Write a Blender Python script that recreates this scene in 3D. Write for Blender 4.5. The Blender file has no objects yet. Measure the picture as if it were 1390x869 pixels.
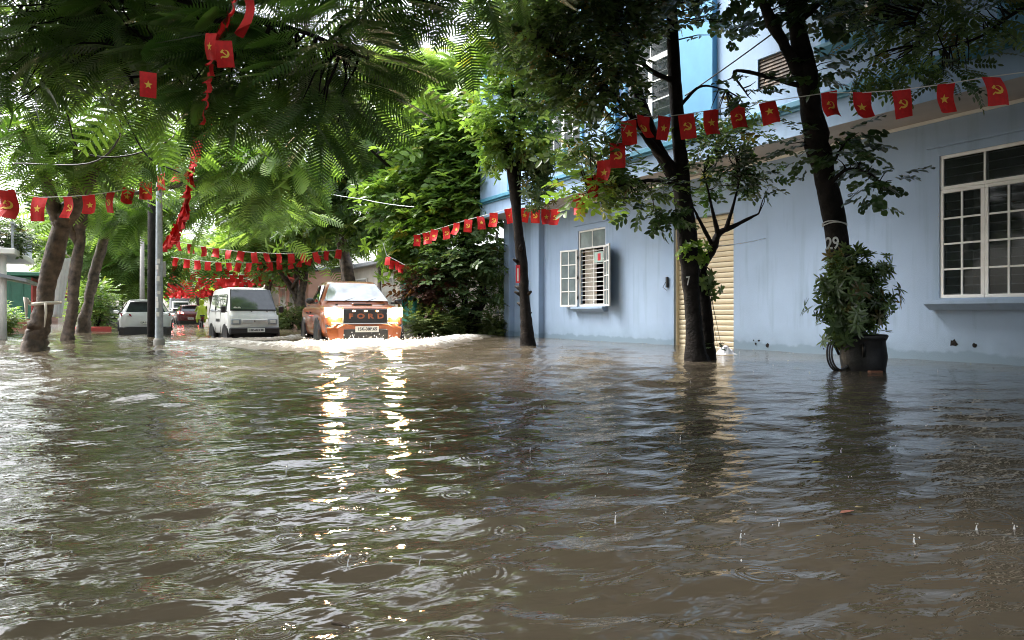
import bpy, math, random
import numpy as np
from mathutils import Vector, Matrix, noise as mn
random.seed(7); rng = np.random.default_rng(11)
R = math.radians
scn = bpy.context.scene
col = scn.collection

# ---------------------------------------------------------------- camera, world, sun, exposure
EYE = 0.78                      # eye height above the flood water (z = 0)
YAW = math.atan2(530, 1000)     # the street (+Y) runs away to the left of the view
FX, FY = math.sin(YAW), math.cos(YAW)
cam = bpy.data.cameras.new('camera'); camo = bpy.data.objects.new('camera', cam); col.objects.link(camo)
cam.sensor_width = 36; cam.lens = 36 * 1000 / 1390; cam.shift_y = -9.5 / 1390
cam.clip_start = 0.05; cam.clip_end = 2000
camo.location = (0, 0, EYE); camo.rotation_euler = (R(90), 0, -YAW)
scn.camera = camo
SUN_EL, SUN_AZ = R(58), R(-35)
w = bpy.data.worlds.new('World'); scn.world = w; w.use_nodes = True
nt = w.node_tree; bg = nt.nodes['Background']
sky = nt.nodes.new('ShaderNodeTexSky'); sky.sky_type = 'NISHITA'; sky.sun_disc = False
sky.sun_elevation = SUN_EL; sky.sun_rotation = SUN_AZ; sky.dust_density = 4; sky.air_density = 1.0
hs = nt.nodes.new('ShaderNodeHueSaturation'); hs.inputs['Saturation'].default_value = 0.38
hs.inputs['Value'].default_value = 1.0
nt.links.new(sky.outputs[0], hs.inputs['Color']); nt.links.new(hs.outputs[0], bg.inputs[0])
bg.inputs[1].default_value = 0.15
sl = bpy.data.lights.new('sun', 'SUN'); sl.energy = 1.2; sl.angle = R(35); sl.color = (1, .96, .9)
so = bpy.data.objects.new('sun', sl); col.objects.link(so)
sd = Vector((math.sin(SUN_AZ) * math.cos(SUN_EL), math.cos(SUN_AZ) * math.cos(SUN_EL), math.sin(SUN_EL)))
so.rotation_euler = sd.to_track_quat('Z', 'Y').to_euler()
vs = scn.view_settings
vs.view_transform = 'Standard'; vs.look = 'None'; vs.exposure = 2.3; vs.gamma = 1; vs.use_curve_mapping = False
scn.render.engine = 'CYCLES'
scn.cycles.use_denoising = True; scn.cycles.pixel_filter_type = 'BLACKMAN_HARRIS'; scn.cycles.filter_width = 1.05
scn.cycles.max_bounces = 7; scn.cycles.diffuse_bounces = 3; scn.cycles.glossy_bounces = 4
scn.cycles.transmission_bounces = 4; scn.cycles.transparent_max_bounces = 6
scn.cycles.sample_clamp_indirect = 6

# ---------------------------------------------------------------- helpers
def P(u, v, Z):                 # a place in the world from its bearing, elevation and depth
    t = (u - 695) / 1000
    return Vector((Z * (FX + t * FY), Z * (FY - t * FX), EYE + Z * (425 - v) / 1000))
def G(u, Z, z=0.0):
    p = P(u, 0, Z); p.z = z; return p

def nodes(m): return m.node_tree.nodes, m.node_tree.links
def mat(name, c, rough=.6, metal=0, var=.12, scale=6, bump=0, bscale=30, spec=.5, emit=None, es=0, coat=0):
    m = bpy.data.materials.new(name); m.use_nodes = True
    n, l = nodes(m); b = n['Principled BSDF']
    b.inputs['Roughness'].default_value = rough; b.inputs['Metallic'].default_value = metal
    b.inputs['Specular IOR Level'].default_value = spec; b.inputs['Coat Weight'].default_value = coat
    tc = n.new('ShaderNodeTexCoord')
    if var:
        t = n.new('ShaderNodeTexNoise'); t.inputs['Scale'].default_value = scale; t.inputs['Detail'].default_value = 5
        l.new(tc.outputs['Object'], t.inputs['Vector'])
        r = n.new('ShaderNodeValToRGB'); r.color_ramp.elements[0].position = .3; r.color_ramp.elements[1].position = .72
        r.color_ramp.elements[0].color = (*[x * (1 - var) for x in c], 1)
        r.color_ramp.elements[1].color = (*[min(1, x * (1 + var)) for x in c], 1)
        l.new(t.outputs['Fac'], r.inputs[0]); l.new(r.outputs[0], b.inputs['Base Color'])
    else: b.inputs['Base Color'].default_value = (*c, 1)
    if bump:
        t2 = n.new('ShaderNodeTexNoise'); t2.inputs['Scale'].default_value = bscale; t2.inputs['Detail'].default_value = 6
        l.new(tc.outputs['Object'], t2.inputs['Vector'])
        bp = n.new('ShaderNodeBump'); bp.inputs['Strength'].default_value = bump; bp.inputs['Distance'].default_value = .02
        l.new(t2.outputs['Fac'], bp.inputs['Height']); l.new(bp.outputs[0], b.inputs['Normal'])
    if emit:
        b.inputs['Emission Color'].default_value = (*emit, 1); b.inputs['Emission Strength'].default_value = es
    return m

def leafmat(name, c0, c1, trans=.35, rough=.38, odd=None):
    m = bpy.data.materials.new(name); m.use_nodes = True
    n, l = nodes(m); b = n['Principled BSDF']; b.inputs['Roughness'].default_value = rough
    b.inputs['Specular IOR Level'].default_value = .5
    a = n.new('ShaderNodeAttribute'); a.attribute_name = 'rnd'
    r = n.new('ShaderNodeValToRGB'); r.color_ramp.elements[0].color = (*c0, 1); r.color_ramp.elements[1].color = (*c1, 1)
    r.color_ramp.elements[1].position = .93
    if odd:
        e = r.color_ramp.elements.new(.975); e.color = (*odd, 1)
    l.new(a.outputs['Fac'], r.inputs[0]); l.new(r.outputs[0], b.inputs['Base Color'])
    t = n.new('ShaderNodeBsdfTranslucent'); mx = n.new('ShaderNodeMixShader'); mx.inputs[0].default_value = trans
    g = n.new('ShaderNodeMixRGB'); g.blend_type = 'MULTIPLY'; g.inputs[0].default_value = 1
    g.inputs[2].default_value = (1.5, 1.6, .55, 1)
    l.new(r.outputs[0], g.inputs[1]); l.new(g.outputs[0], t.inputs[0])
    l.new(b.outputs[0], mx.inputs[1]); l.new(t.outputs[0], mx.inputs[2]); l.new(mx.outputs[0], n['Material Output'].inputs[0])
    return m

class MB:
    def __init__(s): s.v = []; s.f = []; s.m = []
    def add(s, vs, fs, mi=0):
        o = len(s.v); s.v += [tuple(x) for x in vs]; s.f += [tuple(i + o for i in f) for f in fs]; s.m += [mi] * len(fs); return s
    def box(s, c, d, rz=0, mi=0, rx=0, ry=0, bev=0):
        hx, hy, hz = d[0] / 2, d[1] / 2, d[2] / 2
        M = Matrix.Rotation(rz, 3, 'Z') @ Matrix.Rotation(ry, 3, 'Y') @ Matrix.Rotation(rx, 3, 'X')
        if bev:
            b = min(bev, hx * .9, hy * .9, hz * .9); V = []; idx = {}
            bm_pts = []
            for sx in (-1, 1):
                for sy in (-1, 1):
                    for sz in (-1, 1):
                        for k in range(3):
                            p = [sx * hx, sy * hy, sz * hz]
                            for j in range(3):
                                if j != k: p[j] -= (sx, sy, sz)[j] * b
                            idx[(sx, sy, sz, k)] = len(V); V.append(M @ Vector(p) + Vector(c))
            F = []
            for k in range(3):
                a, d2 = [j for j in range(3) if j != k]
                for sg in (-1, 1):
                    q = []
                    for (p1, p2) in ((-1, -1), (1, -1), (1, 1), (-1, 1)):
                        t = [0, 0, 0]; t[k] = sg; t[a] = p1; t[d2] = p2; q.append(idx[(*t, k)])
                    F.append(q if (sg > 0) == (k != 1) else q[::-1])
                for p1 in (-1, 1):      # edges along axis k
                    for p2 in (-1, 1):
                        t0 = [0, 0, 0]; t0[k] = -1; t0[a] = p1; t0[d2] = p2; t1 = list(t0); t1[k] = 1
                        q = [idx[(*t0, a)], idx[(*t1, a)], idx[(*t1, d2)], idx[(*t0, d2)]]
                        F.append(q if (p1 * p2 > 0) == (k != 1) else q[::-1])
            for sx in (-1, 1):
                for sy in (-1, 1):
                    for sz in (-1, 1):
                        q = [idx[(sx, sy, sz, k)] for k in range(3)]
                        F.append(q if sx * sy * sz > 0 else q[::-1])
            return s.add(V, F, mi)
        V = [M @ Vector((x, y, z)) + Vector(c) for x in (-hx, hx) for y in (-hy, hy) for z in (-hz, hz)]
        return s.add(V, [(0, 1, 3, 2), (4, 6, 7, 5), (0, 4, 5, 1), (2, 3, 7, 6), (0, 2, 6, 4), (1, 5, 7, 3)], mi)
    def tube(s, pts, rad, n=8, mi=0, cap=True):
        pts = [Vector(p) for p in pts]; k = len(pts)
        if not hasattr(rad, '__len__'): rad = [rad] * k
        V = []; prev = None
        for i, p in enumerate(pts):
            d = (pts[min(i + 1, k - 1)] - pts[max(i - 1, 0)])
            if d.length < 1e-9: d = Vector((0, 0, 1))
            d.normalize()
            if prev is None:
                a = d.cross(Vector((0, 0, 1)));
                if a.length < .1: a = d.cross(Vector((1, 0, 0)))
            else: a = prev - d * prev.dot(d)
            a.normalize(); prev = a; b = d.cross(a)
            for j in range(n):
                t = 2 * math.pi * j / n; V.append(p + (a * math.cos(t) + b * math.sin(t)) * rad[i])
        F = [(i * n + j, i * n + (j + 1) % n, (i + 1) * n + (j + 1) % n, (i + 1) * n + j) for i in range(k - 1) for j in range(n)]
        if cap: F += [tuple(range(n - 1, -1, -1)), tuple((k - 1) * n + j for j in range(n))]
        return s.add(V, F, mi)
    def lathe(s, prof, c=(0, 0, 0), n=24, axis='Z', mi=0):
        V = []
        for r, h in prof:
            for j in range(n):
                t = 2 * math.pi * j / n; x, y = r * math.cos(t), r * math.sin(t)
                p = (x, y, h) if axis == 'Z' else ((h, x, y) if axis == 'X' else (x, h, y))
                V.append(Vector(p) + Vector(c))
        k = len(prof)
        F = [(i * n + j, i * n + (j + 1) % n, (i + 1) * n + (j + 1) % n, (i + 1) * n + j) for i in range(k - 1) for j in range(n)]
        F += [tuple(range(n - 1, -1, -1)), tuple((k - 1) * n + j for j in range(n))]
        return s.add(V, F, mi)
    def loft(s, st, mi=0):       # stations (y, [(x, z) half section, centre top .. centre bottom])
        V = []; n = None
        for y, h in st:
            ring = [(x, y, z) for x, z in h] + [(-x, y, z) for x, z in h[::-1] if abs(x) > 1e-6]
            n = len(ring); V += ring
        k = len(st)
        F = [(i * n + j, (i + 1) * n + j, (i + 1) * n + (j + 1) % n, i * n + (j + 1) % n) for i in range(k - 1) for j in range(n)]
        F += [tuple(range(n)), tuple((k - 1) * n + j for j in range(n - 1, -1, -1))]
        return s.add(V, F, mi)
    def build(s, name, mats, parent=None, smooth=False, sub=0, bevel=0, **pr):
        me = bpy.data.meshes.new(name); me.from_pydata(s.v, [], s.f)
        for m in (mats if isinstance(mats, (list, tuple)) else [mats]): me.materials.append(m)
        if any(s.m): me.polygons.foreach_set('material_index', s.m)
        if smooth: me.polygons.foreach_set('use_smooth', [True] * len(me.polygons))
        me.update()
        o = link(name, me, parent, **pr)
        if sub:
            md = o.modifiers.new('s', 'SUBSURF'); md.levels = sub; md.render_levels = sub
        if bevel:
            md = o.modifiers.new('b', 'BEVEL'); md.width = bevel; md.segments = 2; md.limit_method = 'ANGLE'
        return o
def link(name, me, parent=None, **pr):
    o = bpy.data.objects.new(name, me); col.objects.link(o)
    if parent: o.parent = parent
    for k, v in pr.items(): o[k] = v
    return o
def thing(name, label, cat, loc=(0, 0, 0), rz=0, group=None):
    o = bpy.data.objects.new(name, None); col.objects.link(o); o.location = loc; o.rotation_euler = (0, 0, rz)
    o['label'] = label; o['category'] = cat
    o.empty_display_size = .2
    if group: o['group'] = group
    return o
def copy_tree(o, parent=None):
    c = o.copy(); col.objects.link(c); c.parent = parent
    for ch in list(o.children): copy_tree(ch, c)
    return c
def text_mesh(t, size, depth=.004, bold=0):
    cu = bpy.data.curves.new('t', 'FONT'); cu.body = t; cu.size = size; cu.extrude = depth; cu.align_x = 'CENTER'; cu.align_y = 'CENTER'
    cu.offset = bold
    o = bpy.data.objects.new('t', cu); col.objects.link(o)
    me = bpy.data.meshes.new_from_object(o.evaluated_get(bpy.context.evaluated_depsgraph_get()))
    bpy.data.objects.remove(o); return me

# ---------------------------------------------------------------- materials
M = {}
def wallmat(name, c, rough=.7, stain=.35):
    m = mat(name, c, rough, var=.06, scale=1.2, bump=.25, bscale=90)
    n, l = nodes(m); b = n['Principled BSDF']; src = b.inputs['Base Color'].links[0].from_socket
    tc = n['Texture Coordinate']; mp = n.new('ShaderNodeMapping'); mp.inputs['Scale'].default_value = (2.5, 2.5, .22)
    l.new(tc.outputs['Object'], mp.inputs[0])
    t = n.new('ShaderNodeTexNoise'); t.inputs['Scale'].default_value = 2.2; t.inputs['Detail'].default_value = 7
    l.new(mp.outputs[0], t.inputs['Vector'])
    r = n.new('ShaderNodeValToRGB'); r.color_ramp.elements[0].position = .52; r.color_ramp.elements[1].position = .75
    l.new(t.outputs['Fac'], r.inputs[0])
    # grime band near the water
    sx = n.new('ShaderNodeSeparateXYZ'); l.new(tc.outputs['Object'], sx.inputs[0])
    t2 = n.new('ShaderNodeTexNoise'); t2.inputs['Scale'].default_value = 3; t2.inputs['Detail'].default_value = 8
    l.new(tc.outputs['Object'], t2.inputs['Vector'])
    mr = n.new('ShaderNodeMapRange'); mr.inputs[1].default_value = .02; mr.inputs[2].default_value = .55; mr.inputs[3].default_value = 1; mr.inputs[4].default_value = 0
    l.new(sx.outputs[2], mr.inputs[0])
    mu = n.new('ShaderNodeMath'); mu.operation = 'MULTIPLY'; l.new(mr.outputs[0], mu.inputs[0]); l.new(t2.outputs['Fac'], mu.inputs[1])
    ad = n.new('ShaderNodeMath'); ad.operation = 'MAXIMUM'
    ms = n.new('ShaderNodeMath'); ms.operation = 'MULTIPLY'; ms.inputs[1].default_value = stain; l.new(r.outputs[0], ms.inputs[0])
    l.new(ms.outputs[0], ad.inputs[0]); l.new(mu.outputs[0], ad.inputs[1])
    td = n.new('ShaderNodeMath'); td.operation = 'MULTIPLY_ADD'; td.inputs[1].default_value = -.28; l.new(t2.outputs['Fac'], td.inputs[0]); l.new(sx.outputs[2], td.inputs[2])
    tm = n.new('ShaderNodeMapRange'); tm.inputs[1].default_value = -.02; tm.inputs[2].default_value = .06; tm.inputs[3].default_value = .75; tm.inputs[4].default_value = 0; l.new(td.outputs[0], tm.inputs[0])
    a2 = n.new('ShaderNodeMath'); a2.operation = 'MAXIMUM'; l.new(ad.outputs[0], a2.inputs[0]); l.new(tm.outputs[0], a2.inputs[1]); ad = a2
    mx = n.new('ShaderNodeMixRGB'); mx.inputs[2].default_value = (c[0] * .42, c[1] * .48, c[2] * .44, 1)
    l.new(ad.outputs[0], mx.inputs[0]); l.new(src, mx.inputs[1]); l.new(mx.outputs[0], b.inputs['Base Color'])
    return m
M['wall'] = wallmat('blue_paint', (.30, .405, .555))
M['wall_up'] = wallmat('pale_blue_paint', (.29, .42, .60), stain=.25)
M['blue'] = mat('strong_blue_paint', (.10, .30, .50), .6, var=.1, scale=2)
M['teal'] = mat('teal_trim_paint', (.055, .22, .33), .5, var=.12)
M['soffit'] = mat('soffit_plaster', (.42, .38, .34), .8, var=.1, scale=2)
M['white'] = mat('white_paint', (.8, .8, .77), .45, var=.04)
M['cream'] = mat('cream_shutter', (.68, .58, .40), .45, var=.06, scale=3)
M['shutdark'] = mat('shutter_joint', (.16, .13, .09), .7)
M['glass'] = mat('window_glass', (.03, .04, .04), .06, var=.3, scale=2); M['glass'].node_tree.nodes['Principled BSDF'].inputs['Alpha'].default_value = .45
M['frost'] = mat('frosted_glass', (.16, .20, .21), .15, var=.3, scale=3)
M['glass'].node_tree.nodes['Principled BSDF'].inputs['Specular IOR Level'].default_value = .3
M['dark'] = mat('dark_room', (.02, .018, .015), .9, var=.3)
M['curtain'] = mat('curtain_cloth', (.6, .56, .5), .9, var=.1)
M['grey'] = mat('grey_concrete', (.28, .27, .25), .9, bump=.4)
M['pole'] = mat('galvanised_steel', (.34, .38, .41), .45, .3, var=.25, scale=9, bump=.2)
M['black'] = mat('black_rubber', (.012, .012, .013), .5, var=.2)
M['blackp'] = mat('black_plastic', (.02, .02, .022), .35, var=.2)
M['cable'] = mat('black_cable', (.01, .01, .01), .6, var=0)
M['cord'] = mat('white_cord', (.6, .6, .58), .8, var=0)
M['red'] = mat('red_flag_cloth', (.62, .012, .012), .7, var=.15, scale=14)
M['yellow'] = mat('yellow_print', (.85, .55, .08), .7, var=0)
M['bark'] = mat('wet_dark_bark', (.010, .008, .007), .75, var=.7, scale=7, bump=1, bscale=22)
M['bark'].node_tree.nodes['Principled BSDF'].inputs['Specular IOR Level'].default_value = .2
M['bark2'] = mat('brown_bark', (.085, .060, .042), .65, var=.75, scale=7, bump=1, bscale=16)
M['orange'] = mat('orange_car_paint', (.36, .10, .03), .3, .1, var=.06, coat=.6)
M['carwhite'] = mat('white_car_paint', (.66, .68, .69), .28, var=.05, coat=.6)
M['vanwhite'] = mat('van_grey_white_paint', (.84, .85, .83), .32, var=.07, coat=.4)
M['carred'] = mat('dark_red_car_paint', (.10, .012, .016), .28, var=.05, coat=.6)
M['carblack'] = mat('black_car_paint', (.02, .02, .022), .25, var=.05, coat=.6)
M['wind'] = mat('car_glass', (.04, .05, .055), .04, var=.2, spec=1)
M['windlit'] = mat('sky_bright_car_glass', (.30, .33, .35), .06, .6, var=.3, scale=3)  # pickup windshield: bright sky reflection put into a paler, metallic colour
M['chrome'] = mat('chrome', (.7, .7, .7), .15, 1, var=0)
M['lamp'] = mat('headlamp_lit', (1, .9, .7), .3, var=0, emit=(1, .54, .24), es=42)
M['lampw'] = mat('headlamp_core_lit', (1, .95, .85), .3, var=0, emit=(1, .80, .52), es=110)
M['glow'] = mat('headlamp_halo', (1, .6, .3), .3, var=0, emit=(1, .42, .15), es=9)  # orange halo of the headlamps, put into the housing as emission
M['amber'] = mat('amber_marker_lit', (1, .5, .2), .3, var=0, emit=(1, .55, .2), es=6)
M['lens'] = mat('clear_lens', (.7, .72, .73), .12, var=.2, scale=30)
M['tail'] = mat('tail_lens', (.22, .012, .02), .15, var=.1)
M['brake'] = mat('brake_lamp_lit', (.8, .05, .05), .3, var=0, emit=(1, .12, .1), es=9)
M['plate'] = mat('number_plate', (.75, .75, .72), .5, var=.03)
M['ink'] = mat('black_ink', (.02, .02, .03), .6, var=0)
M['redink'] = mat('red_paper', (.6, .04, .06), .7, var=.1)
M['pot'] = mat('dark_glazed_pot', (.007, .007, .007), .55, var=.3, scale=10, bump=.3)
M['brick'] = mat('orange_brick', (.22, .09, .05), .8, var=.2, bump=.5)
M['green'] = mat('green_metal_sheet', (.02, .11, .065), .5, var=.15)
M['pink'] = mat('pink_plaster', (.52, .30, .25), .8, var=.1, scale=2)
M['pale'] = mat('pale_plaster', (.55, .5, .44), .8, var=.1, scale=2)
M['greyroof'] = mat('grey_roof_sheet', (.25, .27, .30), .5, var=.12)
M['redroof'] = mat('red_awning', (.42, .06, .05), .6, var=.15)
M['tarp'] = mat('teal_tarpaulin', (.03, .27, .23), .5, var=.2, scale=5)
M['rain'] = mat('yellow_raincoat', (.55, .68, .06), .4, var=.1)
M['skin'] = mat('skin', (.42, .24, .16), .6, var=.05)
M['sheet'] = mat('white_cloth', (.82, .84, .88), .8, var=.05)
M['paper'] = mat('pale_sign_paint', (.45, .6, .55), .7, var=.1)

L = {}
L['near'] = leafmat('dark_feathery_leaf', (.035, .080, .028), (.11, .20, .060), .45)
L['feather'] = leafmat('bright_feathery_leaf', (.05, .11, .03), (.22, .34, .10), .42, .5)
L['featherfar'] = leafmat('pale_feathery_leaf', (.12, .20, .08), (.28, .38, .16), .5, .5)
L['broad'] = leafmat('glossy_broad_leaf', (.05, .105, .03), (.20, .30, .09), .38, .3, (.20, .22, .05))
L['broadlit'] = leafmat('lit_broad_leaf', (.10, .19, .045), (.25, .36, .09), .45, .33, (.30, .26, .05))  # paler copy of the broad leaf: the lit look is put into its colour
L['darkbroad'] = leafmat('dark_broad_leaf', (.045, .080, .034), (.15, .215, .10), .32, .25, (.16, .12, .05))
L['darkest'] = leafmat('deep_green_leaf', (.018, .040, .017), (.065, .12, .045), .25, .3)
L['hedge'] = leafmat('dusty_hedge_leaf', (.06, .10, .035), (.2, .24, .08), .3, .5)
L['maroon'] = leafmat('maroon_leaf', (.05, .02, .015), (.12, .05, .03), .3, .5)

# ---------------------------------------------------------------- leaves
def leaf_rows(specs):
    V = []; Q = []
    for (o, d, n, ln, wd) in specs:      # origin, direction, normal, length, width: a folded six-point blade
        o, d, n = Vector(o), Vector(d).normalized(), Vector(n)
        s = d.cross(n).normalized(); n = s.cross(d).normalized(); k = len(V)
        V += [o, o + d * ln * .33 - s * wd * .5 + n * wd * .18, o + d * ln * .72 - s * wd * .42 + n * wd * .14, o + d * ln,
              o + d * ln * .72 + s * wd * .42 + n * wd * .14, o + d * ln * .33 + s * wd * .5 + n * wd * .18]
        Q += [(k, k + 1, k + 2, k + 3), (k, k + 3, k + 4, k + 5)]
    return np.array([tuple(v) for v in V]), np.array(Q)
def t_whorl(n=7, ln=1, wd=.36, droop=.25, seed=0):
    r = random.Random(seed); sp = []
    for i in range(n):
        a = 2 * math.pi * i / n + r.uniform(-.3, .3); e = r.uniform(-.1, .55) - droop
        sp.append(((0, 0, 0), (math.cos(a) * math.cos(e), math.sin(a) * math.cos(e), math.sin(e)), (0, 0, 1), ln * r.uniform(.75, 1.1), wd * r.uniform(.85, 1.1)))
    return leaf_rows(sp)
def t_spray(n=7, ln=.4, wd=.2, seed=0):   # leaves alternating along a short twig (x axis)
    r = random.Random(seed); sp = []
    for i in range(n):
        x = .12 + .8 * i / n; sd = 1 if i % 2 else -1
        sp.append(((x, 0, r.uniform(-.03, .03)), (.75, sd * r.uniform(.5, 1.), r.uniform(-.5, .35)), (r.uniform(-.5, .5), 0, 1), ln * r.uniform(.7, 1.1), wd))
    V, Q = leaf_rows(sp); k = len(V)
    V = np.vstack([V, [(0, -.008, 0), (0, .008, 0), (1, .004, 0), (1, -.004, 0)]]); Q = np.vstack([Q, [(k, k + 3, k + 2, k + 1)]])
    return V, Q
def t_pinnate(n=6, ln=.26, wd=.10):
    sp = []
    for i in range(n):
        x = .2 + .75 * i / n
        for sd in (1, -1): sp.append(((x, 0, -.2 * x * x), (.55, sd, -.25), (0, 0, 1), ln * (1 - .25 * x), wd))
    sp.append(((.95, 0, -.2), (1, 0, -.4), (0, 0, 1), ln, wd))
    return leaf_rows(sp)
def t_frond(n=18, wid=.26, droop=.3, tw=.030):   # bipinnate frond, comb of narrow pinnae
    V = []; Q = []
    def y(x): return -droop * x * x
    for i in range(n):
        x = .12 + .86 * i / n; L0 = wid * math.sin(math.pi * min(1, (.18 + .8 * (i / n)))) ** .6 * (1 if i < n * .8 else .8)
        for sd in (1, -1):
            k = len(V); tipx = x + L0 * .42
            V += [(x - tw * .3, 0, y(x)), (x + tw * .7, 0, y(x)), (tipx + tw * .45, sd * L0, y(x) - .22 * L0), (tipx - tw * .05, sd * L0, y(x) - .22 * L0)]
            Q.append((k, k + 1, k + 2, k + 3))
    for j in range(3):
        a, b = j / 3, (j + 1) / 3; k = len(V)
        V += [(a, -.006, y(a)), (a, .006, y(a)), (b, .005, y(b)), (b, -.005, y(b))]; Q.append((k, k + 3, k + 2, k + 1))
    return np.array(V), np.array(Q)
T = {'whorl': t_whorl(8, 1, .27, .35), 'wide': t_whorl(6, 1, .46, .15, 5), 'spray': t_spray(), 'spray2': t_spray(6, .5, .3, 3), 'pinnate': t_pinnate(), 'frond': t_frond(9, .27, .3, .07), 'frondn': t_frond(16, .27, .22, .038),
     'frondf': t_frond(8, .3, .35, .08), 'strap': t_whorl(8, 1, .13, -.3, 4), 'round': t_spray(7, .36, .27, 9), 'whorl5': t_whorl(5, 1, .5, .2, 2)}

def frames(D, N):
    D = D / np.linalg.norm(D, axis=1, keepdims=True)
    S = np.cross(N, D); S /= np.linalg.norm(S, axis=1, keepdims=True) + 1e-9
    N = np.cross(D, S)
    return np.stack([D, S, N], axis=2)
def inst(name, tmpl, pos, D, N, sc, m, parent, **pr):
    V, Q = T[tmpl]; n = len(pos)
    Rm = frames(D, N) * sc[:, None, None]
    W = np.einsum('nij,kj->nki', Rm, V) + pos[:, None, :]
    nv = len(V); F = (Q[None] + (np.arange(n) * nv)[:, None, None]).reshape(-1)
    me = bpy.data.meshes.new(name); me.vertices.add(n * nv); me.vertices.foreach_set('co', W.reshape(-1).astype(np.float32))
    nf = n * len(Q); me.loops.add(nf * 4); me.loops.foreach_set('vertex_index', F.astype(np.int32))
    me.polygons.add(nf); me.polygons.foreach_set('loop_start', np.arange(0, nf * 4, 4, dtype=np.int32))
    me.update(calc_edges=True)
    at = me.attributes.new('rnd', 'FLOAT', 'POINT'); base = rng.random(n)
    at.data.foreach_set('value', np.repeat(base, nv).astype(np.float32))
    me.materials.append(m)
    return link(name, me, parent, **pr)

def smooth_path(pts, k=5, wob=0.0):
    pts = [np.array(p, float) for p in pts]; out = []
    ext = [2 * pts[0] - pts[1]] + pts + [2 * pts[-1] - pts[-2]]
    for i in range(1, len(ext) - 2):
        for j in range(k):
            t = j / k; p0, p1, p2, p3 = ext[i - 1:i + 3]
            q = .5 * ((2 * p1) + (p2 - p0) * t + (2 * p0 - 5 * p1 + 4 * p2 - p3) * t * t + (3 * p1 - p0 - 3 * p2 + p3) * t ** 3)
            q[:3] += rng.normal(0, wob, 3) * q[3]; out.append(q)
    out.append(pts[-1]); return out
def limb(mb, path, n=10, wob=.05, k=8):
    q = smooth_path(path, k, wob)
    v0 = len(mb.v); mb.tube([p[:3] for p in q], [max(.003, p[3]) for p in q], n)
    if n >= 8:
        for k_ in range(v0, len(mb.v)):
            c_ = Vector(q[min(len(q) - 1, (k_ - v0) // n)][:3]); w_ = Vector(mb.v[k_]); d_ = w_ - c_
            mb.v[k_] = tuple(c_ + d_ * (1 + .26 * mn.noise(Vector((w_.x * 8, w_.y * 8, w_.z * .55))) + .05 * mn.noise(w_ * 9)))
    return [p[:3] for p in q]

def tree(name, label, cat, base, limbs, blobs, bark, group=None, flare=True, twig=.010, knots=0, twigs=True, part_label=None):
    """limbs: lists of (x, y, z, radius) in world; blobs: (centre, (rx, ry, rz), n_sub, n_leaf, spread, template, size, material, mode)"""
    b = Vector(base); root = thing(name, label, cat, b, group=group)
    mb = MB(); nodes_ = []
    for i, lp in enumerate(limbs):
        lp = [(x - b.x, y - b.y, z - b.z, r) for x, y, z, r in lp]
        if i == 0 and flare:
            x, y, z, r = lp[0]; lp = [(x, y, z - .35, r * 1.8), (x + (lp[1][0] - x) * .2, y + (lp[1][1] - y) * .2, z + (lp[1][2] - z) * .3, r * 1.12)] + lp[1:]
        q = limb(mb, lp, 16 if i == 0 else 8); nodes_ += q
        for _ in range(knots if i == 0 else 0):
            p = q[random.randrange(2, len(q) - 1)]; a = random.uniform(0, 6.28); rr = lp[1][3]
            mb.tube([Vector(p) + Vector((math.cos(a), math.sin(a), 0)) * rr * .5, Vector(p) + Vector((math.cos(a), math.sin(a), .3)) * rr * 1.45], [rr * .4, rr * .16], 6)
    NN = np.array(nodes_); groups = {}
    for (c, rad, nsub, nleaf, spread, tm, size, m, mode) in blobs:
        c = np.array(c, float) - np.array(b); rad = np.array(rad)
        d = rng.normal(size=(nsub, 3)); d /= np.linalg.norm(d, axis=1, keepdims=True)
        rr = rng.random(nsub) ** .45; sub = c + d * rr[:, None] * rad
        if twigs:
            for s in sub:
                up = NN[NN[:, 2] > NN[:, 2].max() * .25] if len(NN) > 6 else NN
                j = np.argmin(np.linalg.norm(up - s, axis=1)); a = up[j]; L0 = np.linalg.norm(s - a)
                mid = (a + s) / 2 + rng.normal(0, .07, 3) * L0 + np.array([0, 0, .05 * L0])
                mb.tube([a, mid, s], [twig + .006 * L0, twig * .8, twig * .3], 4, cap=False)
        k = rng.integers(0, nsub, nleaf)
        off = rng.normal(size=(nleaf, 3)) * spread * np.array([1, 1, .75])
        pos = sub[k] + off
        out = off / spread + .8 * d[k] + rng.normal(size=(nleaf, 3)) * .35
        if mode == 'droop':
            D = out * np.array([1, 1, .25]) + np.array([0, 0, -.25]); N = np.array([0, 0, 1.]) + rng.normal(size=(nleaf, 3)) * .35
        elif mode == 'hang':
            D = out * np.array([1, 1, .2]) + np.array([0, 0, -1.1]); N = out + rng.normal(size=(nleaf, 3)) * .5
        elif mode == 'up':
            D = out * np.array([1, 1, .4]) + np.array([0, 0, .25]); N = np.array([0, 0, 1.]) + rng.normal(size=(nleaf, 3)) * .5
        elif mode == 'whorl':
            N = out * .8 + np.array([0, 0, .9]); D = rng.normal(size=(nleaf, 3))
        sc = size * (.65 + .6 * rng.random(nleaf))
        groups.setdefault((tm, m), []).append((pos, D, N, sc))
    mb.build('trunk', bark, root, smooth=True)
    for (tm, m), g in groups.items():
        inst('crown', tm, *[np.concatenate([x[i] for x in g]) for i in range(4)], L[m], root, kind='stuff')
    return root
def LP(*a): return [(*P(u, v, Z), r) for u, v, Z, r in a]
def B(u, v, Z, ru, rv, rz, nsub, nleaf, spread, tm, size, m, mode):
    return (P(u, v, Z), (ru * Z / 1000, max(rz, ru * Z / 1000 * .6), rv * Z / 1000), nsub, nleaf, spread, tm, size, m, mode)

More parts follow.
